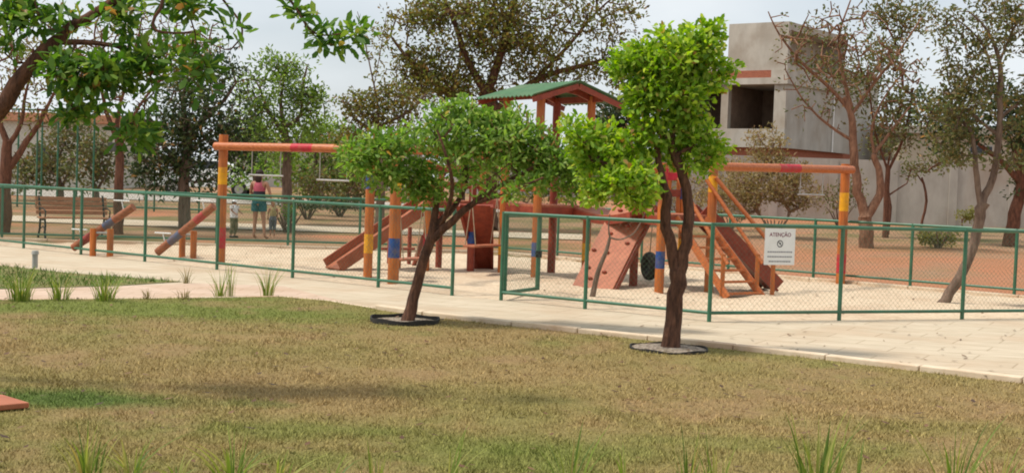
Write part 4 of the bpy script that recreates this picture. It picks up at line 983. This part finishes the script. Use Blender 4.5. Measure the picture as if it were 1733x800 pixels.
# leaning tapered plank panel below the left bridge
def lean_panel():
    t0, t1 = D(776, 362, 23.2), D(832, 362, 23.2); b0, b1 = G(806, 455), G(833, 455)
    t0.z = t1.z = DK-.04
    mb = MB(); off = Vector((0, .05, .02))
    mb.add([t0, t1, b1, b0, t0+off, t1+off, b1+off, b0+off], [(0, 1, 2, 3), (4, 5, 6, 7), (0, 1, 5, 4), (1, 2, 6, 5), (2, 3, 7, 6), (3, 0, 4, 7)]); mb.build('tapered_ramp', M_red, pt, smooth=False)
    mb = MB()
    for (a, b) in ((t0, b0), (t1, b1)): mb.beam(a+Vector((0, -.04, 0)), b+Vector((0, -.04, .02)), .05, .07)
    mb.build('ramp_edge', M_red, pt, smooth=False)
lean_panel()
# --- right tower (open), stairs, ramp, climbing wall
A3 = G(1115, 494); B3 = G(1199, 495); e3 = (B3-A3).normalized(); n3v = Vector((-e3.y, e3.x, 0)); W3 = (B3-A3).length
D3 = A3+n3v*1.15; C3 = B3+n3v*1.15; DK3 = 1.22
post(pt, A3, 2.05, .075, bands(A3.y, 1118, (285, 322, 3), (425, 454, 2)))
post(pt, B3, pz(1212, 240, B3.y), .075, bands(B3.y, 1206, (298, 325, 1)))
post(pt, C3, 2.05, .072, bands(C3.y, 1185, (308, 338, 2), (405, 440, 1)))
post(pt, D3, 2.05, .072, bands(D3.y, 1098, (400, 425, 1)), base=M_red)
c3c = (A3+B3+C3+D3)/4
deck(c3c, e3*W3/2, n3v*.575, DK3)
rail(D3, C3, DK3+.35); rail(D3, C3, DK3+.7, m=M_wood); rail(A3, A3.lerp(B3, .3), DK3+.62, m=M_rd)
mb = MB()
for i in range(5):
    p = D3.lerp(C3, (i+.7)/5.4); mb.beam((p.x, p.y, DK3), (p.x, p.y, DK3+.7), .06, .02)
mb.build('balusters', [M_wood], pt, smooth=False)
# bridge from roofed tower to right tower : sagging
bridge((Rr+Vector((.02, 0, 0))), (A3+D3)/2+Vector((0, .1, 0)), DK-.02, -.10, .6, n=14)
# rope hand lines
mb = MB()
for sg in (-1, 1):
    a = Vector((Rr.x, Rr.y+sg*.3, DK+.75)); b = Vector((D3.x, (A3.y+D3.y)/2+.1+sg*.3, DK3+.75)); pts = [a.lerp(b, i/10)-Vector((0, 0, .12*math.sin(math.pi*i/10))) for i in range(11)]; mb.tube(pts, .012, 6)
mb.build('hand_rope', M_rope, pt)
# climbing wall
def climb():
    b0, b1 = G(968, 484), G(1036, 490); t0 = D(1040, 348, b0.y+.95); t1 = D(1108, 352, b1.y+.95)
    t0.z = DK+.12; t1.z = DK+.12
    up = (t0-b0).normalized(); sd = (b1-b0).normalized(); nn = sd.cross(up).normalized()
    if nn.y > 0: nn = -nn
    mb = MB(); off = -nn*.04
    curve = [t0+(t1-t0)*0.08+up*.04, t0+(t1-t0)*.92+up*.03]
    front = [b0, b1, t1, curve[1], curve[0], t0]; vs = front+[p+off for p in front]
    mb.add(vs, [(0, 1, 2, 3, 4, 5), (11, 10, 9, 8, 7, 6)]+[(i, (i+1) % 6, 6+(i+1) % 6, 6+i) for i in range(6)]); wl = mb.build('climbing_wall', M_salmon, pt, smooth=False)
    mb = MB()
    for (a, b) in ((b1, t1),): mb.beam(a+off*2, b+off*2, .045, .09, up=nn)
    mb.build('wall_joist', M_red, pt, smooth=False)
    q = b1.lerp(t1, .12)+off*3; mb = MB().beam((q.x-.1, q.y+.5, -.02), (q.x-.1, q.y+.5, .55), .09, .09); mb.build('wall_support', M_red, pt, smooth=False)
    Wd = (b1-b0)
    for (u, v) in ((.25, .90), (.78, .83), (.30, .62), (.62, .72), (.82, .52), (.45, .40), (.18, .22), (.62, .18), (.35, .10), (.1, .42), (.55, .92)):
        p = b0.lerp(t0, v)+(b1.lerp(t1, v)-b0.lerp(t0, v))*u
        mb = MB(); bm = bmesh.new(); bmesh.ops.create_icosphere(bm, subdivisions=2, radius=.045)
        vs = [p+nn*.012+sd*x.co.x*random.uniform(.9, 1.2)+up*x.co.y*.6+nn*max(-.02, x.co.z*.8) for x in bm.verts]; mb.add(vs, [tuple(v_.index for v_ in f.verts) for f in bm.faces]); bm.free()
        mb.build('climbing_hold', M_red, wl)
climb()
# added branching stem, stands in for a shadow on the climbing wall
bs_ = G(1003, 503)
p, r_ = pxpath(bs_.y, [(1002, 505, .045), (1012, 460, .036), (1026, 425, .03), (1032, 402, .022)]); p2, r2 = pxpath(bs_.y, [(1033, 402, .018), (1050, 405, .014), (1072, 395, .012), (1085, 375, .01), (1092, 360, .007)]); p3, r3 = pxpath(bs_.y, [(1032, 402, .016), (1030, 385, .012), (1032, 362, .007)])
sp = thing('shadow_stem', 'slender branching stem added in place of a shadow on the climbing wall', 'shadow shape', bs_)
mb = MB(); mb.tube(p, r_, 8); mb.tube(p2, r2, 6); mb.tube(p3, r3, 6); mb.build('trunk', M_barkg, sp)
# stairs
def stairs():
    bl_, br_ = G(1231, 504), G(1290, 502); t0 = D(1138, 366, A3.y-.02); t1 = D(1189, 366, A3.y+.1); t0.z = t1.z = DK3
    t0 = A3+e3*.24; t0.z = DK3-.03; t1 = A3+e3*(.24+.5); t1.z = DK3-.03
    for (a, b) in ((bl_, t0), (br_, t1)):
        mb = MB().beam(a, b, .045, .12); mb.build('stair_stringer', M_woodh, pt, smooth=False, bevel=.006)
    for i in range(7):
        u = (i+.35)/7; a = bl_.lerp(t0, u); b = br_.lerp(t1, u); mb = MB().beam(a, b, .13, .03); mb.build('stair_tread', M_woodh, pt, smooth=False)
    for (bo, to, px) in ((bl_, t0, 0), (br_, t1, 1)):
        f = bo.lerp(to, .04); g = to; up = Vector((0, 0, .72))
        q = bo.lerp(to, .10); mb = MB().beam(q-Vector((0, 0, .1)), q+Vector((0, 0, .55)), .06, .06); mb.build('rail_post', M_wood, pt, smooth=False)
        mb = MB().tube([bo.lerp(to, 0.02)+Vector((0, 0, .50)), g+Vector((0, 0, .62))], .032, 10); mb.build('handrail', M_woodh, pt)
    mb = MB().tube([B3+Vector((.02, -.1, 1.85)), br_+Vector((.25, .3, .72))], .034, 10); mb.build('handrail', M_woodh, pt)
    q = br_+Vector((.22, .34, 0)); mb = MB().beam(q, q+Vector((0, 0, .8)), .06, .06); mb.build('rail_post', M_wood, pt, smooth=False)
stairs()
# red ramp to the right of the stairs
def ramp():
    b0 = G(1290, 493); b1 = G(1325, 493); ctr = (b0+b1)/2+Vector((0, .1, 0)); top = (B3+C3)/2; top.z = DK3; d = Vector((top.x-ctr.x, top.y-ctr.y, 0)).normalized(); s = Vector((-d.y, d.x, 0)); hw = .3
    mb = MB().beam(ctr+Vector((0, 0, .03)), top, hw*2, .03); mb.build('ramp_bed', M_red, pt, smooth=False)
    for sg in (-1, 1):
        mb = MB().beam(ctr+s*sg*hw+Vector((0, 0, .10)), top+s*sg*hw+Vector((0, 0, .09)), .035, .24); mb.build('ramp_side', M_red, pt, smooth=False)
    mb = MB()
    for i in range(8):
        p = ctr.lerp(top, (i+.5)/8)+Vector((0, 0, .06)); mb.beam(p-s*hw*.95, p+s*hw*.95, .03, .03)
    mb.build('ramp_cleats', M_red, pt, smooth=False)
ramp()
# right swing beam and its end post
E3 = G(1422, 481)
post(pt, E3, 2.2, .085, bands(E3.y, 1427, (326, 357, 1), (430, 462, 3)))
ra = Vector((B3.x, B3.y, pz(1210, 282, B3.y))); rb = Vector((E3.x+.12, E3.y, pz(1432, 287, E3.y))); log(pt, ra, rb, .072, ((.43, .58, 3),))
hang('steel trapeze bar hanging from the right hand beam before the dry shrub', onbeam(ra, rb, .60, -.07), onbeam(ra, rb, .77, -.07), 1.62, .5)
# tyre
ty = G(1098, 476); bm = bmesh.new()
def torus(c, R0, r0_, axis, n=28, m_=10, flat=1.0):
    ax = Vector(axis).normalized(); u = ax.cross(Vector((0, 0, 1))).normalized(); v = ax.cross(u); vs = []
    for i in range(n):
        a = 2*math.pi*i/n; rd = u*math.cos(a)+v*math.sin(a)
        for j in range(m_):
            b = 2*math.pi*j/m_; vs.append(Vector(c)+rd*(R0+r0_*math.cos(b))+ax*r0_*flat*math.sin(b))
    return vs, [(i*m_+j, i*m_+(j+1) % m_, ((i+1) % n)*m_+(j+1) % m_, ((i+1) % n)*m_+j) for i in range(n) for j in range(m_)]
root = thing('tyre_swing', 'black tyre hanging under the right platform', 'tyre', (ty.x, ty.y, .03)); vs, fs = torus((ty.x, ty.y, .27), .18, .075, (1, .35, 0), flat=1.1)
MB().add(vs, fs).build('tyre', M_rubber, root)
mb = MB().tube([(ty.x, ty.y, .5), (ty.x+.03, ty.y, DK-.1)], .011, 6); mb.build('rope', M_rope, root)
# short balance posts behind post c
bp0, bp1 = G(658, 448), G(692, 447); root = thing('balance_rail', 'two short brown stumps joined by a low rail behind the left swing', 'balance rail', bp0)
for p in (bp0, bp1): post(root, p, .72, .04, (), base=M_red)
mb = MB().tube([bp0+Vector((-.15, 0, .3)), bp1+Vector((.1, 0, .3))], .025, 8); mb.build('rail', M_red, root)
# slanted strut near it
s0, s1 = G(700, 450), D(717, 400, 23.5); mb = MB().beam(s0, s1, .07, .07); mb.build('strut', M_red, pt, smooth=False)

# --- seesaws
def seesaw(label, lo, hi, legs, bs):
    lo = Vector(lo); hi = Vector(hi); c = (lo+hi)/2; root = thing('seesaw', label, 'seesaw', (c.x, c.y, 0), 'log seesaws in the sand')
    d = (hi-lo).normalized(); log(root, lo, hi, .075, bs, name='log', ms=[M_worn, M_yel, M_blufade, M_rdfade])
    for p in legs: mb = MB().tube([(p[0], p[1], -.05), (p[0], p[1], p[2])], .062, 12); mb.build('leg', M_wood, root)
    mb = MB().tube([Vector(legs[0])-Vector((0, 0, .08)), Vector(legs[1])-Vector((0, 0, .08))], .02, 8); mb.build('pivot', M_steel, root)
    for t in (.15, .85):
        p = lo.lerp(hi, t); u = Vector((-d.z, 0, d.x)) if d.x > 0 else Vector((0, 0, 1)); u = Vector((-.25, 0, 1)).normalized()
        mb = MB(); mb.tube([p, p+u*.24], .012, 6); s = Vector((1, -.3, 0)).normalized()*.17; mb.tube([p+u*.24-s, p+u*.24+s], .014, 8); mb.build('handle', M_white, root)
def ss(label, plo, phi, zhi, l1, l2, zl, bs):
    a = G(*plo); a.z = .09; b = None
    b = D(phi[0], phi[1], a.y-.35); p1 = G(*l1); p2 = G(*l2)
    # legs stand either side of the log
    seesaw(label, a, b, [(p1.x, p1.y, zl), (p2.x, p2.y, zl)], bs)
ss('log seesaw with a blue band, beside the bench, left one of two', (124, 427), (226, 350), .8, (157, 431), (186, 432), .50, ((.14, .40, 3), (.52, .68, 2)))
ss('log seesaw with a crimson upper band, nearer the tall banded swing post', (266, 435), (362, 349), .8, (308, 435), (327, 437), .52, ((.22, .42, 2), (.68, .84, 3)))

# --- bench
def bench():
    A = G(68, 402); B = G(176, 401); d = Vector((B.x-A.x, B.y-A.y, 0)); W = d.length; d.normalize(); n = Vector((d.y, -d.x, 0))
    c = (A+B)/2; root = thing('park_bench', 'wooden slatted park bench with black iron legs behind the seesaws', 'bench', c)
    def S_(mb, off, z, w_, h_, L_=W*1.12):
        p = c+n*off; mb.obox((p.x, p.y, c.z+z), d*L_/2, n*w_/2, (0, 0, h_/2))
    mb = MB()
    for k in range(4): S_(mb, .05+.11*k, .44, .09, .03)
    mb.build('seat', M_bench, root, smooth=False, bevel=.005)
    mb = MB()
    for k in range(4): S_(mb, -.06-.035*k, .55+.10*k, .03, .085)
    mb.build('backrest', M_bench, root, smooth=False, bevel=.005)
    for P in (A, B):
        mb = MB(); q = lambda o, z: Vector((P.x, P.y, P.z))+n*o+Vector((0, 0, z))
        mb.tube([q(.42, 0), q(.36, .14), q(.40, .28), q(.36, .42)], .024, 8); mb.tube([q(-.18, 0), q(-.05, .2), q(-.02, .42), q(-.18, .92)], .024, 8)
        mb.tube([q(.36, .415), q(.1, .40), q(-.03, .42)], .022, 8); mb.tube([q(.0, .2), q(.2, .26), q(.38, .2)], .014, 6); mb.tube([q(.36, .42), q(.40, .6), q(.2, .65), q(-.1, .64)], .016, 8)
        mb.build('leg', M_black, root)
bench()
# garden light stub
gl = G(59, 453); root = thing('garden_bollard', 'short pale grey bollard light among the grass tufts', 'bollard', gl)
MB().tube([gl, gl+Vector((0, 0, .22))], .045, 12).build('stem', mat('grey_plastic', (.4, .39, .36), None, 8), root)
MB().tube([gl+Vector((0, 0, .222)), gl+Vector((0, 0, .28))], [.062, .05], 12).build('cap', mat('grey_plastic', (.4, .39, .36)), root)
# tree rings
for (px, py, lab, rx, hr) in ((685, 543, 'black plastic planting ring round the leaning trunk', .40, .045), (1132, 589, 'thin dark planting ring round the forked dark trunk', .40, .014)):
    c = G(px, py); root = thing('tree_ring', lab, 'tree ring', c); vs = []; n = 40
    prof = [(-.008, -.02), (-.008, hr), (.008, hr), (.008, -.02)]
    for i in range(n):
        a = 2*math.pi*i/n; r = rx*(1+.02*math.sin(3*a))
        for (dr, z) in prof: vs.append((c.x+(r+dr)*math.cos(a), c.y+(r+dr)*math.sin(a), z+.008*math.sin(5*a)))
    MB().add(vs, [(i*4+j, i*4+(j+1) % 4, ((i+1) % n)*4+(j+1) % 4, ((i+1) % n)*4+j) for i in range(n) for j in range(4)]).build('border', M_rubber, root)
    vs = [(c.x, c.y, .012)]+[(c.x+(rx-.012)*math.cos(2*math.pi*i/n), c.y+(rx-.012)*math.sin(2*math.pi*i/n), .003) for i in range(n)]
    MB().add(vs, [(0, i+1, (i+1) % n+1) for i in range(n)]).build('mulch', mat('mulch', (.40, .33, .26), (.16, .12, .09), 26, .95, .8, lo=.45, hi=.55), root)

# --- grass tufts
M_tuft = leafmat('tuft_leaf', [(.07, .12, .025), (.13, .20, .035), (.24, .29, .06), (.36, .34, .11)], .4)
M_tuftdry = leafmat('tuft_dry', [(.2, .15, .06), (.28, .22, .1), (.12, .12, .04)], .3)
def tuft(label, base, h, n, spread, wd=.010, m=None, group='grass tufts along the lawn edge', lean=0):
    vs = []; fs = []
    for i in range(n):
        a = random.uniform(0, 6.28); hh = h*(random.uniform(.5, 1.05) if random.random() < .7 else random.uniform(.25, .6)); out_ = spread*random.uniform(.1, 1)*hh/h; r0_ = random.uniform(0, .05+.02*n/20)
        dx, dy = math.cos(a), math.sin(a); dx += lean; w_ = wd*random.uniform(.6, 1.2); tx, ty_ = -math.sin(a+.6), math.cos(a+.6); b = len(vs); K = 5
        for k in range(K+1):
            t = k/K; px_ = base.x+dx*(r0_+out_*t**1.8); py_ = base.y+dy*(r0_+out_*t**1.8); pz_ = base.z-.02+hh*(t-.12*t**3*(spread/h)); ww = w_*(1-t**2.2)*.5+.0006
            vs += [(px_-tx*ww, py_-ty_*ww, pz_), (px_+tx*ww, py_+ty_*ww, pz_)]
        fs += [(b+2*k, b+2*k+1, b+2*k+3, b+2*k+2) for k in range(K)]
    o = npmesh('grass_tuft', np.array(vs), np.array(fs), m or M_tuft, None, base); tag(o, label, 'grass tuft', group); return o
for (px, py, h, n, s, mm, lab) in ((35, 507, .42, 60, .22, 0, 'thick grass tuft below the grey bollard light'), (100, 506, .36, 44, .2, 0, 'grass tuft between the bollard light and the largest dark tuft'), (176, 507, .38, 56, .2, 0, 'dark dense grass tuft in front of the left seesaw'),
    (250, 504, .16, 14, .12, 1, 'small dry tuft right of the dark dense tuft'), (312, 504, .16, 16, .14, 1, 'small dry brown tuft on the side path'), (316, 477, .26, 14, .13, 1, 'thin dry tuft at the tip of the grass wedge'),
    (372, 500, .44, 22, .26, 0, 'tall sparse tuft below the crimson banded swing post'), (390, 499, .50, 14, .08, 0, 'upright tall blades right of the sparse tuft'), (452, 499, .44, 26, .22, 0, 'rightmost sparse tuft on the lawn edge')):
    tuft(lab, G(px, py), h*1.15, int(n*1.6), s*1.7, .011, M_tuftdry if mm else M_tuft)
FG = 'long grass tufts at the bottom edge'
for i, (px, hp, n, s) in enumerate(((145, 735, 14, .14), (222, 740, 9, .22), (395, 745, 16, .24), (470, 765, 9, .2), (640, 755, 6, .1), (760, 745, 5, .2), (965, 745, 8, .16), (1165, 745, 12, .14), (1215, 750, 8, .12), (1385, 730, 22, .16), (1450, 770, 10, .22), (1615, 740, 12, .2), (1690, 765, 8, .2), (300, 775, 7, .2), (560, 780, 8, .2), (1060, 770, 7, .18))):
    Yb = 7.0; top = D(px, hp, Yb); b = Vector((D(px, 800, Yb).x, Yb, 0)); h = top.z
    lb = ['leftmost foreground tuft of long yellow green blades', 'loose arching foreground blades, second from the left', 'spreading foreground tuft below the deep green lawn patch', 'low foreground tuft below the leaning tree, to its left',
          'few upright foreground blades left of centre', 'two or three arching foreground blades at the centre', 'slim foreground tuft between the two lawn trees', 'foreground tuft straight below the forked trunk', 'short foreground blades just right of the forked trunk',
          'densest dark foreground tuft, right of the forked trunk', 'low arching foreground blades beside the densest tuft', 'foreground tuft below the leaning sand pit tree', 'rightmost low foreground tuft', 'short foreground tuft between the leftmost blades and the spreading tuft', 'short foreground blades left of the upright pair', 'short foreground tuft left of the forked trunk'][i]
    tuft(lb, b, h*1.45, int(n*2.4), s*1.7, .013, M_tuft, FG)

# --- people
def person(label, base, H, yaw, pose, skin, hair_m, hair, clothes, cap=None):
    """skeleton in metres for a figure of height 1, scaled by H"""
    root = thing('person', label, 'person', base); rz = Matrix.Rotation(yaw, 3, 'Z')
    W = lambda p: base+(rz @ Vector(p))*H
    J = dict(pelvis=(0, 0, .52), waist=(0, 0, .60), chest=(0, 0, .72), neck0=(0, 0, .81), neck=(0, .003, .85), head=(0, -.005, .90), crown=(0, 0, .955),
             shL=(.105, 0, .80), shR=(-.105, 0, .80), hipL=(.05, 0, .50), hipR=(-.05, 0, .50))
    J.update(pose)
    Rd = dict(pelvis=.085, waist=.068, chest=.078, neck0=.045, neck=.032, head=.052, crown=.042, shL=.038, shR=.038, hipL=.055, hipR=.055,
              elL=.024, elR=.024, wrL=.016, wrR=.016, knL=.036, knR=.036, anL=.02, anR=.02, toL=.018, toR=.018, paL=.02, paR=.02)
    E_ = [('pelvis', 'waist'), ('waist', 'chest'), ('chest', 'neck0'), ('neck0', 'neck'), ('neck', 'head'), ('head', 'crown'), ('chest', 'shL'), ('chest', 'shR'), ('shL', 'elL'), ('elL', 'wrL'), ('wrL', 'paL'), ('shR', 'elR'), ('elR', 'wrR'), ('wrR', 'paR'),
          ('pelvis', 'hipL'), ('pelvis', 'hipR'), ('hipL', 'knL'), ('knL', 'anL'), ('anL', 'toL'), ('hipR', 'knR'), ('knR', 'anR'), ('anR', 'toR')]
    for s in 'LR':
        wr = Vector(J['wr'+s]); el = Vector(J['el'+s]); d = (wr-el).normalized(); J['pa'+s] = tuple(wr+d*.035)
        sd = d.cross(Vector((0, 1, .01))).normalized()
        for k, (o_, l_) in enumerate(((-.018, .035), (-.007, .043), (.005, .04), (.016, .03))):
            J['f%d%s' % (k, s)] = tuple(Vector(J['pa'+s])+sd*o_+d*l_+Vector((0, -.006, 0))); Rd['f%d%s' % (k, s)] = .0055; E_.append(('pa'+s, 'f%d%s' % (k, s)))
        J['th'+s] = tuple(wr+d*.03+sd*-.032); Rd['th'+s] = .006; E_.append(('wr'+s, 'th'+s))
    names = list(J); me = bpy.data.meshes.new('body'); me.from_pydata([W(J[n])-base for n in names], [(names.index(a), names.index(b)) for a, b in E_], [])
    me.materials.append(skin)
    o = bpy.data.objects.new('body', me); COL.objects.link(o); o.parent = root
    sk = o.modifiers.new('skin', 'SKIN'); sk.use_smooth_shade = True
    for i, n in enumerate(names):
        sv = me.skin_vertices[0].data[i]; r = Rd[n]*H; sv.radius = (r, r*.85); sv.use_root = (n == 'pelvis')
    ss_ = o.modifiers.new('sub', 'SUBSURF'); ss_.levels = 1; ss_.render_levels = 2
    def ell(mb, c, r, sub=2, cut=None):
        bm = bmesh.new(); bmesh.ops.create_icosphere(bm, subdivisions=sub, radius=1)
        if cut: bmesh.ops.delete(bm, geom=[v for v in bm.verts if cut(v.co)], context='VERTS')
        bm.verts.index_update(); mb.add([W((c[0]+v.co.x*r[0], c[1]+v.co.y*r[1], c[2]+v.co.z*r[2])) for v in bm.verts], [tuple(v.index for v in f.verts) for f in bm.faces]); bm.free()
    hd = J['head']
    mb = MB(); ell(mb, (hd[0], hd[1]+.012, hd[2]+.025), (.058, .062, .055), 3, lambda c: c.y < -.45 and c.z < .35)
    if hair == 'long': ell(mb, (hd[0], hd[1]+.05, hd[2]-.04), (.05, .028, .085), 3)
    mb.build('hair', hair_m, root)
    mb = MB(); k = .055
    for sx_ in (-1, 1): ell(mb, (hd[0]+sx_*.02, hd[1]-.052, hd[2]+.012), (.007, .004, .004), 1)
    mb.build('eyes', M_black, root)
    mb = MB(); ell(mb, (hd[0], hd[1]-.060, hd[2]-.005), (.007, .010, .013), 1); mb.build('nose', skin, root)
    mb = MB(); ell(mb, (hd[0], hd[1]-.054, hd[2]-.027), (.015, .004, .004), 1); mb.build('mouth', mat('lips', (.35, .1, .08)), root)
    for (nm, m, segs) in clothes:      # segs: list of polylines [(joint or point, radius)]
        mb = MB()
        for sg in segs:
            P = [W(J[a] if isinstance(a, str) else a) for a, r in sg]; mb.tube(P, [r*H for a, r in sg], 14)
        mb.build(nm, m, root)
    if cap:
        mb = MB(); ell(mb, (hd[0], hd[1]+.0, hd[2]+.03), (.066, .070, .052), 3, lambda c: c.z < -.1); ell(mb, (hd[0], hd[1]-.07, hd[2]+.03), (.045, .04, .006), 2); mb.build('cap', cap, root)
    return root
M_hair = mat('dark_hair', (.03, .015, .01), None, 20, .6); M_blond = mat('fair_hair', (.35, .22, .09), None, 20, .6)
wpos = on(437, 30.3)
person('woman in pink and black top and teal shorts, facing away', wpos, 1.66, R(165),
    dict(elL=(.15, -.03, .66), wrL=(.11, -.12, .58), elR=(-.15, -.02, .66), wrR=(-.17, -.05, .53), knL=(.06, -.01, .28), anL=(.065, .01, .045), toL=(.07, -.08, .02), knR=(-.07, -.01, .28), anR=(-.10, .01, .045), toR=(-.11, -.08, .02)),
    M_skin, M_hair, 'long',
    [('top', mat('pink_cloth', (.48, .10, .14), (.38, .08, .11), 9), [[((0, 0, .67), .080), ('chest', .088), ((0, 0, .785), .072), ((0, 0, .815), .046)]]),
     ('waist_wrap', mat('black_cloth', (.03, .03, .04)), [[((0, 0, .585), .083), ((0, 0, .63), .082), ((0, 0, .672), .083)]]),
     ('shorts', mat('teal_cloth', (.02, .12, .13), (.012, .08, .09), 8), [[((0, 0, .50), .098), ((0, 0, .54), .1), ((0, 0, .59), .086)], [('hipL', .064), ((.055, 0, .39), .06)], [('hipR', .064), ((-.06, 0, .39), .06)]])])
cpos = on(395, 30.6)
person('small child in white cap, white shirt and camouflage trousers', cpos, .93, R(60),
    dict(head=(0, -.005, .875), elL=(.13, -.03, .68), wrL=(.11, -.13, .63), elR=(-.13, -.03, .68), wrR=(-.10, -.12, .62), knL=(.055, -.03, .27), anL=(.06, .02, .05), toL=(.065, -.07, .025), knR=(-.055, 0, .27), anR=(-.06, .04, .05), toR=(-.065, -.05, .025)),
    M_skin, M_hair, 'short',
    [('shirt', M_white, [[((0, 0, .50), .10), ('waist', .098), ('chest', .10), ((0, 0, .80), .072), ((0, 0, .825), .045)], [('shL', .05), ((.12, -.02, .72), .042)], [('shR', .05), ((-.12, -.02, .72), .042)]]),
     ('trousers', mat('camouflage', (.10, .11, .05), (.22, .19, .11), 14, lo=.48, hi=.52), [[((0, 0, .46), .095), ((0, 0, .50), .098), ((0, 0, .53), .09)], [('hipL', .068), ('knL', .05), ((.06, .015, .09), .042)], [('hipR', .068), ('knR', .05), ((-.06, .03, .09), .042)]]),
     ('shoes', M_black, [[((.06, .04, .02), .028), ((.066, -.085, .018), .024)], [((-.06, .06, .02), .028), ((-.066, -.065, .018), .024)]])], cap=M_white)
c2p = on(461, 31.2)
person('fair haired small child in grey clothes standing right of the woman', c2p, .86, R(200),
    dict(elL=(.13, -.02, .66), wrL=(.13, -.06, .54), elR=(-.13, -.02, .66), wrR=(-.13, -.05, .54), knL=(.055, -.01, .27), anL=(.055, .01, .05), toL=(.06, -.08, .025), knR=(-.05, -.01, .27), anR=(-.05, .01, .05), toR=(-.055, -.08, .025)),
    M_skin, M_blond, 'short',
    [('shirt', mat('ochre_cloth', (.35, .28, .12)), [[((0, 0, .58), .088), ('chest', .092), ((0, 0, .80), .068), ((0, 0, .825), .045)]]),
     ('trousers', mat('grey_cloth', (.13, .14, .16)), [[((0, 0, .46), .095), ((0, 0, .55), .092), ((0, 0, .59), .086)], [('hipL', .066), ('knL', .048), ((.055, .01, .2), .045)], [('hipR', .066), ('knR', .048), ((-.05, .01, .2), .045)]])])

# --- parked car glimpsed behind
def car(label, px, Yb, yaw, m):
    base = on(px, Yb); root = thing('parked_car', label, 'car', base); rz = Matrix.Rotation(yaw, 3, 'Z'); W = lambda x, y, z: base+(rz @ Vector((x, y, z)))
    prof = [(-2.0, .35), (-2.05, .7), (-1.95, .92), (-1.2, 1.0), (-.75, 1.42), (.7, 1.45), (1.3, 1.0), (1.95, .88), (2.05, .6), (2.0, .35)]
    vs = [W(x, -.8, z) for x, z in prof]+[W(x, .8, z) for x, z in prof]
    for i in (4, 5): vs[i] = W(prof[i][0], -.62, prof[i][1]); vs[10+i] = W(prof[i][0], .62, prof[i][1])
    n = 10; MB().add(vs, [tuple(range(n)), tuple(range(2*n-1, n-1, -1))]+[(i, (i+1) % n, n+(i+1) % n, n+i) for i in range(n)]).build('body', m, root, bevel=.04)
    gl_ = mat('car_glass', (.03, .035, .04), (.02, .02, .02), 2, .1)
    for sg in (-1, 1):
        mb = MB(); mb.add([W(-1.05, sg*.79, 1.02), W(1.1, sg*.79, 1.02), W(.62, sg*.665, 1.38), W(-.7, sg*.665, 1.38)], [(0, 1, 2, 3)]); mb.build('side_window', gl_, root, smooth=False)
    for x in (-1.25, 1.3):
        for sg in (-1, 1):
            mb = MB().tube([W(x, sg*.66, .31), W(x, sg*.84, .31)], .31, 18); wv = mb.build('wheel', M_rubber, root)
            MB().tube([W(x, sg*.842, .31), W(x, sg*.85, .31)], .18, 12).build('rim', M_steel, wv)
car('white parked car beyond the woman, partly hidden by the banded post', 352, 52, R(6), M_white)
0 and car('silver parked car glimpsed between the trees left of the slide', 560, 49.5, R(-4), mat('silver_paint', (.45, .46, .47), None, 3, .3, spec=.6))
